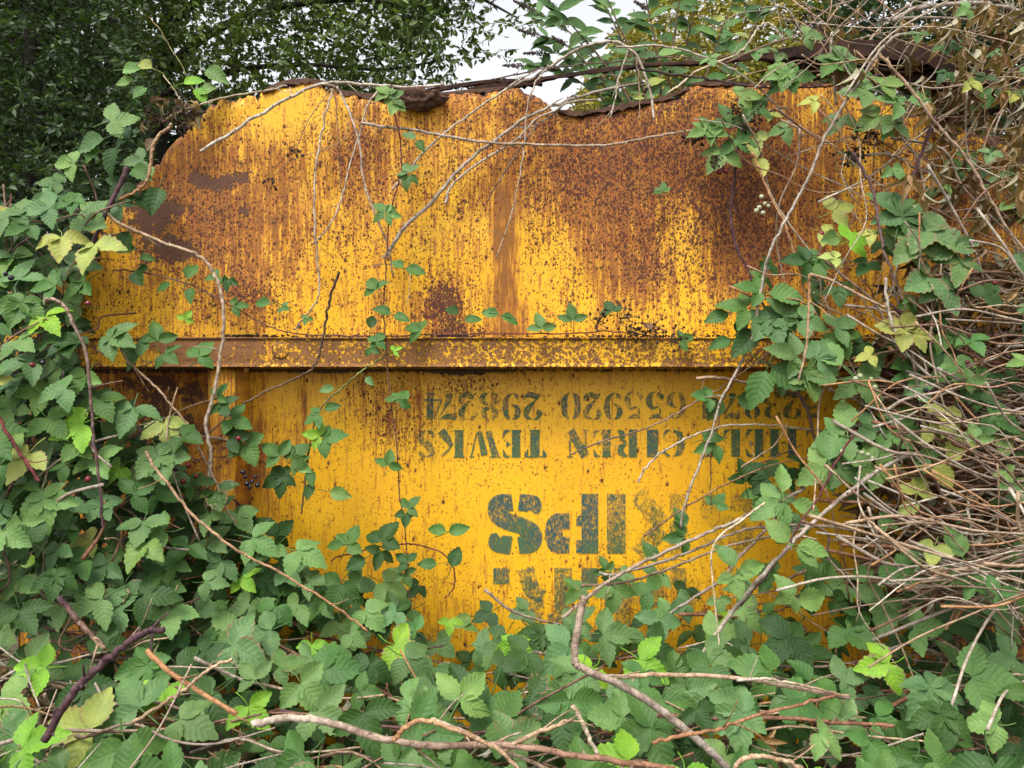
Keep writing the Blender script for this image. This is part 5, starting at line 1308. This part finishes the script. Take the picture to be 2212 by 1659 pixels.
# right leaf clusters read off the photograph: (x, y, distance, size, angle, colour, kind, mottled)
for q in [(1528, 280, .12, 38, 20, 'mid', 'three', 0), (1545, 295, .14, 40, 95, 'pale', 'three', 0), (1620, 235, .13, 46, 330, 'mid', 'three', 0), (1600, 210, .13, 40, 20, 'pale', 'three', 1), (1525, 285, .13, 44, 200, 'pale', 'three', 0), (1580, 270, .12, 50, 120, 'grey', 'three', 0), (1590, 300, .13, 50, 310, 'mid', 'three', 0), (1560, 330, .13, 48, 245, 'pale', 'three', 1), (1625, 300, .13, 42, 280, 'yellow', 'three', 1), (1635, 340, .14, 46, 260, 'yellow', 'one', 1), (1700, 160, .15, 48, 190, 'pale', 'five', 0), (1710, 170, .15, 44, 350, 'mid', 'three', 0), (1818, 128, .2, 52, 40, 'grey', 'five', 0), (1800, 135, .2, 44, 220, 'mid', 'three', 0), (1690, 175, .14, 40, 120, 'grey', 'three', 0), (1875, 195, .28, 54, 180, 'pale', 'three', 1), (1905, 185, .28, 50, 20, 'pale', 'three', 1), (1960, 215, .3, 62, 345, 'pale', 'one', 0), (1945, 225, .3, 52, 160, 'pale', 'three', 0), (1900, 250, .28, 50, 210, 'pale', 'three', 1), (1925, 262, .28, 46, 300, 'grey', 'three', 1),
          (1432, 412, .05, 20, 90, 'mid', 'three', 0), (1430, 416, .05, 18, 200, 'mid', 'one', 0), (1815, 255, .2, 40, 250, 'grey', 'three', 1), (1780, 500, .2, 40, 330, 'yellow', 'three', 1), (1800, 455, .2, 50, 30, 'yellow', 'three', 1), (1950, 470, .32, 90, 60, 'grey', 'five', 1), (2000, 500, .34, 80, 330, 'grey', 'three', 1), (1985, 520, .34, 76, 230, 'grey', 'three', 1), (1835, 520, .26, 54, 15, 'young', 'three', 0), (1812, 512, .26, 44, 190, 'pale', 'one', 0), (1925, 500, .3, 50, 340, 'grey', 'three', 1), (2060, 540, .36, 62, 100, 'grey', 'three', 1), (2075, 560, .36, 60, 250, 'pale', 'three', 1), (2005, 600, .36, 70, 200, 'grey', 'three', 1), (2030, 615, .36, 66, 300, 'grey', 'three', 1), (1745, 565, .2, 50, 180, 'dark', 'three', 0), (1760, 570, .2, 44, 20, 'mid', 'three', 0), (1780, 555, .2, 40, 340, 'mid', 'one', 0),
          (1660, 632, .2, 70, 350, 'pale', 'one', 0), (1640, 630, .2, 50, 170, 'mid', 'three', 0), (1612, 665, .19, 56, 170, 'mid', 'three', 0), (1575, 675, .17, 50, 210, 'mid', 'one', 0), (1655, 690, .2, 64, 300, 'grey', 'five', 0), (1690, 680, .21, 54, 30, 'grey', 'three', 0), (1635, 710, .18, 74, 230, 'dark', 'one', 0), (1580, 735, .16, 44, 200, 'mid', 'one', 0), (1590, 720, .16, 40, 70, 'dark', 'one', 0), (1735, 690, .22, 52, 340, 'grey', 'three', 0), (1805, 708, .24, 50, 20, 'grey', 'three', 0), (1815, 722, .24, 50, 300, 'mid', 'three', 0), (1655, 800, .26, 78, 240, 'mid', 'one', 0), (1665, 790, .26, 78, 330, 'dark', 'one', 0), (1720, 770, .27, 64, 160, 'grey', 'three', 0), (1765, 775, .27, 62, 60, 'grey', 'three', 0), (1740, 800, .27, 62, 290, 'pale', 'three', 0), (1820, 790, .28, 70, 120, 'pale', 'one', 0), (1850, 815, .28, 74, 320, 'grey', 'three', 0), (1810, 820, .28, 60, 175, 'grey', 'one', 0), (1958, 715, .36, 56, 150, 'yellow', 'three', 1), (1975, 720, .36, 50, 20, 'yellow', 'three', 1), (2020, 740, .34, 52, 250, 'dark', 'three', 0), (2040, 720, .34, 54, 330, 'mid', 'three', 0), (2075, 810, .36, 62, 190, 'mid', 'three', 0), (2105, 820, .36, 60, 340, 'mid', 'three', 0), (2060, 780, .36, 54, 270, 'pale', 'three', 0),
          (1830, 930, .3, 68, 90, 'pale', 'one', 0), (1822, 945, .3, 60, 200, 'pale', 'three', 0), (1855, 950, .3, 60, 340, 'pale', 'one', 0), (1890, 930, .3, 56, 100, 'grey', 'three', 0), (1920, 935, .3, 54, 310, 'pale', 'three', 0), (1945, 925, .3, 56, 50, 'mid', 'three', 0), (1790, 995, .32, 66, 80, 'pale', 'one', 0), (1780, 1010, .32, 58, 190, 'pale', 'three', 0), (1810, 1012, .32, 56, 330, 'grey', 'three', 0), (1880, 1000, .33, 60, 150, 'pale', 'three', 0), (1895, 1010, .33, 60, 330, 'pale', 'three', 0), (1690, 1065, .33, 60, 80, 'pale', 'one', 0), (1680, 1085, .33, 60, 200, 'pale', 'three', 0), (1710, 1085, .33, 60, 345, 'pale', 'one', 0), (2055, 910, .4, 54, 130, 'yellow', 'three', 1), (2070, 940, .4, 56, 250, 'yellow', 'three', 1), (2010, 925, .38, 48, 300, 'yellow', 'three', 1), (1980, 1065, .4, 50, 80, 'yellow', 'three', 1), (1985, 1085, .4, 46, 220, 'yellow', 'one', 1), (2020, 1000, .4, 54, 280, 'yellow', 'one', 1), (2140, 900, .42, 58, 330, 'mid', 'three', 0), (2160, 930, .42, 56, 280, 'pale', 'three', 1), (1610, 1040, .10, 46, 90, 'dark', 'three', 0), (1660, 1030, .1, 52, 150, 'dark', 'three', 0), (1695, 1030, .1, 46, 20, 'dark', 'three', 0), (1640, 1065, .1, 44, 260, 'mid', 'three', 0), (1480, 1140, .12, 46, 95, 'mid', 'one', 0), (1478, 1160, .12, 42, 190, 'mid', 'three', 0), (1545, 1090, .1, 30, 60, 'mid', 'three', 0),
          (1418, 1215, .1, 46, 110, 'mid', 'one', 0), (1310, 1232, .1, 30, 110, 'mid', 'three', 0), (1590, 1225, .44, 56, 120, 'pale', 'one', 0), (1595, 1235, .44, 56, 20, 'pale', 'one', 0), (1585, 1245, .44, 46, 290, 'pale', 'three', 0), (1705, 1172, .46, 60, 130, 'pale', 'one', 0), (1722, 1178, .46, 62, 5, 'pale', 'one', 0), (1720, 1182, .46, 50, 310, 'pale', 'one', 0), (1715, 1295, .5, 56, 120, 'pale', 'one', 0), (1722, 1300, .5, 62, 5, 'pale', 'one', 0), (1780, 1255, .4, 60, 130, 'mid', 'three', 0), (1840, 1250, .4, 50, 30, 'mid', 'one', 0), (2080, 1205, .55, 66, 100, 'pale', 'one', 0), (2075, 1230, .55, 56, 190, 'pale', 'one', 0), (2085, 1230, .55, 58, 350, 'pale', 'one', 0), (2190, 1190, .5, 56, 320, 'pale', 'three', 0), (1930, 1220, .4, 62, 290, 'mid', 'three', 0)]:
    root = TANG if q[1] < 480 else (RIGHT if q[0] > 1960 else RLEAF)
    img_leaf(root, q[0], q[1], q[2], q[3] * 1.05, q[4] + random.uniform(-12, 12), q[5], q[6], bool(q[7]))
# more leaves lower right and darker ones inside
for i in range(85):
    ux, uy = random.uniform(1640, 2280), random.uniform(560, 1340)
    if 1850 < ux and 860 < uy < 1180 and random.random() < .7: continue
    if ux < 1900 and uy > 850 and random.random() < .5: continue
    a = math.radians(random.gauss(270, 80))
    put_leaf(RIGHT if ux > 1900 else RLEAF, P(ux, uy, right_d(ux, uy) - random.uniform(.0, .14)), (math.cos(a), -.2, math.sin(a)), (random.uniform(-.5, .5), -1, random.uniform(.2, 1)), random.uniform(.042, .066), random.choice(['dark', 'mid', 'dark', 'grey']), 'three')
for i in range(26):
    ux, uy = random.uniform(1880, 2280), random.uniform(600, 1300)
    a = math.radians(random.gauss(270, 80))
    put_leaf(RIGHT, P(ux, uy, right_d(ux, uy) + random.uniform(-.03, .05)), (math.cos(a), -.2, math.sin(a)), (random.uniform(-.6, .6), -1, random.uniform(.1, 1)), random.uniform(.032, .06), pick({'mid': 3, 'grey': 3, 'pale': 2, 'yellow': 1}), 'three', random.random() < .4)
for i in range(120):
    ux, uy = random.uniform(1900, 2300), random.uniform(520, 1300)
    put_leaf(RIGHT, P(ux, uy, right_d(ux, uy) - random.uniform(.02, .2)), (random.uniform(-1, 1), random.uniform(-.3, .3), -1), (random.uniform(-1, 1), -1, random.uniform(-.4, .6)), random.uniform(.03, .05), random.choice(['dead', 'brown', 'brown']), 'dead')

# ------------------------------------------------------------------ berries and dried trusses
def berry_mesh():
    import bmesh
    bm = bmesh.new()
    rs = random.Random(3)
    bmesh.ops.create_icosphere(bm, subdivisions=3, radius=1)
    cen = []
    for k in range(26):
        z = 1 - 2 * (k + .5) / 26; r = math.sqrt(1 - z * z); a = k * 2.39996
        cen.append(Vector((r * math.cos(a), r * math.sin(a), z)))
    for v in bm.verts:
        p = v.co.normalized()
        m = max(p.dot(c) for c in cen)
        v.co = p * (.78 + .30 * max(0, (m - .86) / .14) ** .6)
        v.co.z *= 1.12
    me = bpy.data.meshes.new('berry'); bm.to_mesh(me); bm.free(); smooth(me)
    return me
BERRY = {}
for nm, c in (('black', (0.012, 0.008, 0.014)), ('red', (0.16, 0.014, 0.022)), ('dry', (0.03, 0.02, 0.015)), ('green', (0.34, 0.36, 0.22))):
    me = berry_mesh()
    mt, nt = new_mat(nm + '_berry'); g = G(nt)
    g.out(g.bsdf(c, 0.3 if nm in ('black', 'red') else .8, None, .5).outputs[0])
    me.materials.append(mt)
    BERRY[nm] = me
def berry(parent, ux, uy, d, mm, kind):
    o = bpy.data.objects.new('berry', BERRY[kind]); COL.objects.link(o)
    o.parent = parent
    o.location = P(ux, uy, d) - Vector(parent.location)
    o.rotation_euler = (random.uniform(0, 6), random.uniform(0, 6), random.uniform(0, 6))
    s = mm / 2000; o.scale = (s, s, s)
for ux, uy, d, k in [(515, 947, .16, 'red'), (538, 988, .14, 'red'), (408, 1006, .22, 'red'), (424, 1028, .22, 'red'), (395, 1040, .23, 'red'), (380, 1014, .22, 'black'), (376, 1010, .22, 'black'), (70, 788, .4, 'red'), (92, 783, .4, 'black'), (24, 600, .38, 'black'), (12, 592, .38, 'black'), (190, 655, .42, 'red'), (530, 1030, .14, 'black'), (545, 1040, .14, 'black'), (540, 1052, .14, 'black'), (556, 1048, .14, 'black'), (533, 1045, .14, 'black'), (552, 1030, .13, 'black'), (525, 1020, .14, 'black'), (190, 1035, .4, 'red')]:
    berry(LEFT if uy < 850 else LEFT2, ux, uy, d, random.uniform(11, 15), k)
for ux, uy, d, k in [(1560, 362, .13, 'red'), (1568, 370, .13, 'red'), (1552, 372, .13, 'red'), (2095, 790, .38, 'red'), (2090, 783, .38, 'red'), (1775, 505, .2, 'red'), (2150, 610, .4, 'red'), (2006, 848, .37, 'black'), (2000, 843, .37, 'black')]:
    berry(TANG if uy < 480 else RIGHT, ux, uy, d, random.uniform(10, 14), k)
for ux, uy, d in [(1858, 812, .3), (1848, 818, .3), (1882, 818, .3), (1890, 836, .3), (1820, 975, .34), (1862, 978, .35), (1875, 982, .35), (1885, 990, .35), (1645, 425, .18), (1652, 440, .18), (1640, 448, .18), (1660, 445, .18), (1648, 460, .18), (1634, 455, .18)]:
    berry(RLEAF if uy > 480 else TANG, ux, uy, d, random.uniform(9, 13), 'green')

def dried_truss(parent, ux, uy, d, spread, nb, ang=-90):
    """thin branching fruit stalks ending in small dried berries: one mesh"""
    vs, fs = [], []
    c = P(ux, uy, d); k = KPX * (CAM_D - d)
    for i in range(nb):
        a = math.radians(ang + random.gauss(0, 55))
        L = spread * k * random.uniform(.3, 1.0)
        e = c + Vector((math.cos(a) * L, random.uniform(-.02, .02), math.sin(a) * L))
        m = c.lerp(e, .5) + Vector((random.uniform(-.01, .01), 0, random.uniform(-.005, .01)))
        tv, tf = tube_data(catmull([c, m, e], 2), [.0011] * 5, 3, len(vs)); vs += tv; fs += tf
        b = len(vs); s = random.uniform(.0028, .0052)
        for z, r in ((-1, .1), (-.5, .85), (.15, 1), (.8, .6), (1, .1)):
            for q in range(5):
                an = q * 1.2566 + z
                rr = s * r * random.uniform(.75, 1.25)
                vs.append(e + Vector((math.cos(an) * rr, math.sin(an) * rr, z * s)))
        for z in range(4):
            for q in range(5):
                fs.append((b + z * 5 + q, b + z * 5 + (q + 1) % 5, b + (z + 1) * 5 + (q + 1) % 5, b + (z + 1) * 5 + q))
    me = bpy.data.meshes.new('dried_fruit_truss'); me.from_pydata(vs, [], fs); me.update()
    set_tint(me, np.array((0.05, 0.032, 0.022))); me.materials.append(M_STEM)
    tag(link_mesh('dried_fruit_truss', me, None, parent), kind='stuff')
for q in [(375, 235, .06, 40, 26, -60), (345, 250, .06, 36, 22, -120), (395, 265, .08, 30, 14, -90), (318, 262, .05, 30, 12, -120), (420, 245, .06, 30, 10, -60)]: dried_truss(LEFT, *q)
for q in [(638, 322, .05, 24, 9, -100), (590, 385, .05, 24, 8, -100), (1290, 700, .085, 40, 16, 40), (1340, 690, .085, 44, 16, 20), (1400, 716, .085, 40, 16, 0), (1355, 718, .09, 50, 18, -10), (1450, 725, .09, 40, 12, 0)]: dried_truss(LEFT2 if q[0] < 700 else RLEAF, *q)
for q in [(1615, 255, .14, 36, 22, -60), (1600, 245, .14, 30, 16, 180), (1490, 290, .12, 22, 16, -90), (1510, 296, .12, 22, 12, -90), (1740, 30, .0, 50, 26, -90), (1760, 50, .0, 46, 24, -90), (1550, 340, .14, 30, 12, -90), (1880, 270, .26, 46, 24, -90), (1850, 320, .2, 46, 26, -80), (2080, 600, .36, 60, 24, -60), (1400, 180, .0, 30, 12, -90)]: dried_truss(TANG, *q)
# dry dead leaf scraps caught in the upper left corner
for i in range(16):
    put_leaf(LEFT, P(random.uniform(305, 440), random.uniform(215, 275), random.uniform(.02, .1)), (random.uniform(-1, 1), 0, random.uniform(-1, .3)), (random.uniform(-1, 1), -1, .3), random.uniform(.022, .04), random.choice(['dead', 'brown']), 'dead')

# ------------------------------------------------------------------ trees and shrubs behind
def leaf_cloud(pos, dirs, size, cols, seed, wid=.5):
    """six-sided leaf blades at pos (N,3), one mesh; returns mesh"""
    r = np.random.default_rng(seed)
    N = len(pos)
    t = dirs / np.linalg.norm(dirs, axis=1, keepdims=True)
    nrm = r.normal(size=(N, 3)) + np.array([0, -.25, .7])
    nrm -= t * np.sum(nrm * t, 1, keepdims=True)
    nrm /= np.linalg.norm(nrm, axis=1, keepdims=True)
    s = np.cross(t, nrm)
    L = size[:, None]
    W = L * wid * .5
    fold = nrm * L * .06
    v = np.stack([pos, pos + t * L * .3 + s * W + fold, pos + t * L * .65 + s * W * .85 + fold, pos + t * L - nrm * L * .1, pos + t * L * .65 - s * W * .85 + fold, pos + t * L * .3 - s * W + fold], 1).reshape(-1, 3)
    i = np.arange(N)[:, None] * 6
    f = np.concatenate([i + np.array([[0, 1, 2, 3]]), i + np.array([[0, 3, 4, 5]])], 1).reshape(-1, 4)
    me = mesh_np('crown', v, f, 4)
    set_tint(me, np.repeat(cols, 6, 0))
    me.materials.append(M_CROWN)
    return me

def crown_region(poly, y0, y1, nspray, per, leaf_len, spray_len, col_a, col_b, seed, keep=None, wid=.5):
    """sprays of leaves through a volume whose outline, seen from the camera, is poly"""
    r = random.Random(seed); rn = np.random.default_rng(seed)
    xs = [p[0] for p in poly]; ys = [p[1] for p in poly]
    P0, D0, S0, C0, tw = [], [], [], [], []
    n = 0; guard = 0
    while n < nspray and guard < nspray * 60:
        guard += 1
        ux, uy = r.uniform(min(xs), max(xs)), r.uniform(min(ys), max(ys))
        if not inside(ux, uy, poly): continue
        if keep and r.random() > keep(ux, uy): continue
        n += 1
        y = r.uniform(y0, y1)
        c = P(ux, uy, -y)
        dv = Vector((r.gauss(0, 1), r.gauss(0, 1), r.gauss(-.15, .5))).normalized()
        L = spray_len * r.uniform(.6, 1.3)
        a = c - dv * L / 2
        br = r.uniform(.75, 1.2)
        mixc = r.random()
        base = np.array(col_a) * (1 - mixc) + np.array(col_b) * mixc
        sag = r.uniform(0, .25)
        for k in range(per):
            s = (k + r.random()) / per
            p = a + dv * L * s + Vector((0, 0, -sag * L * s * s))
            ld = (dv * .6 + Vector((r.gauss(0, .7), r.gauss(0, .7), r.gauss(-.25, .5)))).normalized()
            P0.append(p + ld * leaf_len * .15); D0.append(ld); S0.append(leaf_len * r.uniform(.65, 1.25)); C0.append(base * br * r.uniform(.75, 1.25))
        tw.append([a, a + dv * L * .5 + Vector((0, 0, -sag * L * .25)), a + dv * L + Vector((0, 0, -sag * L))])
    return np.array(P0), np.array(D0), np.array(S0), np.array(C0), tw

def twig_mesh(tw, rad, col):
    vs, fs = [], []
    for t in tw:
        a, b = tube_data(t, [rad, rad * .7, rad * .4], 3, len(vs)); vs += a; fs += b
    me = bpy.data.meshes.new('twigs'); me.from_pydata(vs, [], fs); me.update(); set_tint(me, np.array(col)); me.materials.append(M_STEM)
    return me

def tree(name, label, cat, base, limbs, regions, bark, seed, tw_r=.004, group=None):
    root = empty(name, base)
    tag(root, label, cat, group)
    first = True
    for pts, r0, r1 in limbs:
        path = catmull(pts, 6)
        me, _ = stem_mesh('trunk' if first else 'limb', path, r0, r1, bark, bark, 9)
        link_mesh('trunk' if first else 'limb', me, None, root)
        first = False
    allp = [crown_region(*rg[:-1], seed=seed + 7 * i, **rg[-1]) for i, rg in enumerate(regions)]
    pos = np.concatenate([a[0] for a in allp]); dr = np.concatenate([a[1] for a in allp]); sz = np.concatenate([a[2] for a in allp]); co = np.concatenate([a[3] for a in allp])
    cr = leaf_cloud(pos, np.array([tuple(d) for d in dr]), sz, co, seed)
    tag(link_mesh('crown', cr, None, root), kind='stuff')
    tag(link_mesh('twigs', twig_mesh([t for a in allp for t in a[4]], tw_r, bark), None, root), kind='stuff')
    return root

def G0(x, y): return Vector((x, y, ground_z(x, y)))
BK = (0.035, 0.028, 0.022)
# spreading tree, left of centre, with dark trunk and limbs against the sky
tb = G0(-2.9, 7.0)
tree('broadleaf_tree', 'dark spreading broadleaf tree whose leafy branches reach across the white sky', 'tree', tb,
     [([tb, P(352, 420, -7), P(345, 250, -7), P(352, 120, -7), P(368, 20, -7), P(380, -120, -7), P(390, -300, -7)], .16, .06),
      ([P(350, 160, -7), P(420, 95, -6.8), P(520, 40, -6.6), P(640, 10, -6.3), P(780, 0, -6), P(920, 15, -5.8)], .06, .012),
      ([P(350, 210, -7), P(400, 180, -6.7), P(520, 150, -6.4), P(660, 140, -6.2), P(820, 150, -6), P(960, 130, -5.8)], .045, .008),
      ([P(362, 60, -7), P(470, -30, -6.7), P(650, -80, -6.4), P(850, -60, -6), P(1020, -10, -5.8), P(1120, 40, -5.6)], .05, .008),
      ([P(352, 110, -7), P(280, 60, -7.2), P(180, 0, -7.4), P(60, -80, -7.6)], .06, .02),
      ([P(350, 190, -7), P(300, 150, -7.3), P(230, 120, -7.6), P(140, 100, -8)], .04, .01)],
     [([(250, -420), (1000, -420), (1000, -40), (900, 60), (860, 205), (300, 260)], 5.2, 8.2, 2300, 12, .078, .45, (0.060, 0.105, 0.022), (0.125, 0.175, 0.042), dict(keep=lambda x, y: 1 if x < 320 else .52)),
      ([(860, -420), (1160, -420), (1165, 40), (1110, 110), (1000, 190), (860, 205)], 5.0, 7, 560, 10, .078, .38, (0.055, 0.10, 0.024), (0.12, 0.17, 0.045), dict(keep=lambda x, y: max(.08, 1 - (x - 840) / 340 - max(0, y) / 420)))],
     BK, 21)
# dense hawthorn-like tree at the far left, nearer
tb = G0(-4.6, 5.0)
tree('dense_tree', 'dense dark green small-leaved tree at the far left behind the bramble bank', 'tree', tb,
     [([tb, P(60, 500, -5), P(80, 300, -5), P(70, 120, -5), P(60, -100, -5)], .12, .05), ([P(75, 320, -5), P(150, 240, -4.8), P(230, 200, -4.6)], .04, .01), ([P(70, 160, -5), P(0, 60, -5), P(-100, -50, -5)], .04, .01)],
     [([(-260, -420), (300, -420), (290, 60), (320, 200), (330, 330), (260, 430), (140, 620), (-260, 760)], 3.6, 6.2, 3300, 14, .058, .30, (0.024, 0.050, 0.016), (0.066, 0.108, 0.036), dict(keep=lambda x, y: 1))], BK, 31, .003)
# dark evergreen hedge behind both
hb = G0(-3.5, 10)
tree('overgrown_hedge', 'tall dark overgrown hedge behind the trees on the left', 'hedge', hb,
     [([hb, P(250, 420, -10), P(260, 250, -10), P(270, 150, -10)], .14, .05), ([P(252, 380, -10), P(420, 300, -10), P(560, 230, -10)], .06, .02), ([P(255, 330, -10), P(120, 250, -10), P(0, 180, -10)], .06, .02)],
     [([(-300, 120), (0, 60), (200, 90), (300, 190), (480, 205), (600, 185), (800, 200), (1010, 215), (1010, 420), (-300, 640)], 8.6, 11, 2400, 14, .13, .6, (0.012, 0.026, 0.009), (0.028, 0.048, 0.016), dict(keep=lambda x, y: 1, wid=.65)),
      ([(-300, -200), (240, -200), (300, 60), (-300, 300)], 9.5, 11.5, 1200, 14, .13, .6, (0.012, 0.026, 0.009), (0.03, 0.05, 0.018), dict(keep=lambda x, y: 1, wid=.65))], BK, 41, .005)
# yellow-green tree behind the buddleia
tb = G0(2.6, 8.0)
tree('turning_tree', 'yellow-green small-leaved tree turning to autumn colour behind the flowering shrub', 'tree', tb,
     [([tb, P(1500, 420, -8), P(1510, 220, -8), P(1500, 60, -8), P(1490, -120, -8)], .12, .04), ([P(1508, 200, -8), P(1400, 120, -7.8), P(1320, 60, -7.6)], .04, .01), ([P(1505, 150, -8), P(1600, 60, -7.8), P(1680, 0, -7.6)], .04, .01)],
     [([(1310, 150), (1330, 70), (1400, 20), (1470, -60), (1560, -120), (1700, -160), (1800, -60), (1820, 100), (1800, 300), (1240, 300), (1250, 180)], 6.4, 9.2, 2200, 14, .07, .30, (0.19, 0.19, 0.03), (0.36, 0.28, 0.05), dict(keep=lambda x, y: .9 if y > 90 else .4))], (0.09, 0.06, 0.035), 51, .004)
# dark tree at the far right
tb = G0(4.9, 6.5)
tree('dark_leaved_tree', 'dark green tree in the top right corner behind the dead tangle', 'tree', tb,
     [([tb, P(2080, 420, -6.5), P(2070, 200, -6.5), P(2060, 40, -6.5), P(2060, -150, -6.5)], .14, .05), ([P(2070, 180, -6.5), P(1960, 90, -6.3), P(1880, 40, -6)], .05, .012), ([P(2065, 120, -6.5), P(2160, 30, -6.4), P(2260, -40, -6.3)], .05, .012)],
     [([(1780, -300), (2480, -300), (2480, 420), (1800, 380), (1790, 110), (1760, 20)], 5.2, 8, 1900, 13, .095, .45, (0.026, 0.055, 0.02), (0.055, 0.09, 0.035), dict(keep=lambda x, y: 1 if y > 50 else .7, wid=.65))], BK, 61)

# --- buddleia behind the torn edge: lance-shaped leaves, dry flower spikes
def lance_mesh(seed):
    rs = random.Random(seed)
    vs, fs = [], []
    N = 7
    for i in range(N + 1):
        s = i / N
        w = .20 * math.sin(math.pi * s ** .8) + .004
        z = -.16 * s * s + .02 * math.sin(s * 8 + rs.uniform(0, 3))
        for u in (-1, 0, 1): vs.append((u * w, s, z + .05 * abs(u) * w * 8))
    for i in range(N):
        for k in (0, 1):
            a = i * 3 + k
            fs.append((a, a + 1, a + 4, a + 3))
    me = bpy.data.meshes.new('leaf'); me.from_pydata(vs, [], fs); me.update(); smooth(me)
    lay = me.uv_layers.new(name='leaf')
    lay.data.foreach_set('uv', np.array([((vs[l.vertex_index][0] / .40) + .5, vs[l.vertex_index][1]) for l in me.loops], dtype=np.float32).ravel())
    me.materials.append(M_LEAF)
    return me
LANCE = [lance_mesh(i) for i in range(5)]
bud = empty('flowering_shrub', G0(1.1, 1.2))
tag(bud, 'tall shrub with long pointed leaves and dry brown flower spikes above the torn edge', 'shrub')
def spike(parent, a, b, col):
    vs, fs = [], []
    ax = b - a
    for i in range(150):
        s = random.random()
        r = .017 * (1 - s * .75) * random.uniform(.4, 1.1)
        c = a + ax * s + Vector((random.gauss(0, 1), random.gauss(0, 1), random.gauss(0, 1))).normalized() * r
        k = len(vs); q = random.uniform(.0018, .0036)
        for dz in (-1, 1):
            for t in range(3):
                an = t * 2.094 + dz
                vs.append(c + Vector((math.cos(an) * q, math.sin(an) * q, dz * q)))
        fs += [(k, k + 1, k + 2), (k + 5, k + 4, k + 3)] + [(k + t, k + (t + 1) % 3, k + 3 + (t + 1) % 3, k + 3 + t) for t in range(3)]
    tv, tf = tube_data([a, a.lerp(b, .5), b], [.002, .0016, .0008], 4, len(vs)); vs += tv; fs += tf
    me = bpy.data.meshes.new('flower_spike'); me.from_pydata(vs, [], fs); me.update(); set_tint(me, np.array(col)); me.materials.append(M_STEM)
    tag(link_mesh('flower_spike', me, None, parent), kind='stuff')
NB = 0
BR = [[(1400, 420), (1360, 260), (1300, 150), (1225, 65), (1150, 22)], [(1410, 420), (1370, 240), (1300, 130), (1240, 60), (1195, 15)], [(1380, 420), (1340, 260), (1270, 190), (1200, 150), (1130, 143)], [(1420, 420), (1400, 240), (1370, 130), (1330, 40), (1290, -60)], [(1430, 420), (1430, 240), (1420, 120), (1400, 20), (1380, -80)], [(1440, 420), (1470, 240), (1480, 120), (1500, 20), (1530, -80)], [(1450, 420), (1500, 260), (1530, 150), (1560, 60), (1600, -30)],
      [(1390, 420), (1350, 250), (1290, 170), (1230, 120), (1175, 115)], [(1400, 420), (1350, 230), (1280, 150), (1220, 95), (1160, 75)], [(1420, 420), (1440, 220), (1455, 90), (1470, -20), (1480, -100)], [(1460, 420), (1540, 240), (1600, 120), (1640, 30), (1660, -60)], [(1410, 420), (1390, 200), (1350, 100), (1310, 20), (1270, -40)]]
for bi, br in enumerate(BR):
    yb = random.uniform(.9, 1.7)
    pts = [bud.location + Vector((random.uniform(-.1, .1), random.uniform(-.1, .1), 0))] + [P(x, y, -yb + .0 * k) for k, (x, y) in enumerate(br)]
    path = catmull(pts, 5)
    me, _ = stem_mesh('branch', path, .008, .002, CC['brown'], (0.10, 0.09, 0.05), 6)
    link_mesh('branch', me, None, bud)
    for i in range(9, len(path) - 1):
        if NB > 285: break
        for sd in (-1, 1):
            if random.random() < .45: continue
            tdir = (path[i + 1] - path[i]).normalized()
            out = Vector((sd * random.uniform(.5, 1), random.uniform(-.6, .6), random.uniform(-.5, .35)))
            o = put_leaf(bud, path[i], (tdir * .6 + out), (random.uniform(-.7, .7), -1, random.uniform(.1, .7)), random.uniform(.08, .135), pick({'mid': 3, 'dark': 3, 'grey': 2, 'pale': .7, 'yellow': .25}), 'one')
            o.data = random.choice(LANCE); NB += 1
    if bi in (0, 1, 2, 3, 7, 8, 11):
        e = path[-1]; tdir = (path[-1] - path[-4]).normalized()
        spike(bud, e, e + tdir * random.uniform(.08, .13), (0.055, 0.035, 0.03))
    if bi in (0, 2, 4, 8):
        e = path[-6]
        spike(bud, e, e + Vector((-.06, 0, .035)), (0.07, 0.045, 0.035))

join_deep()
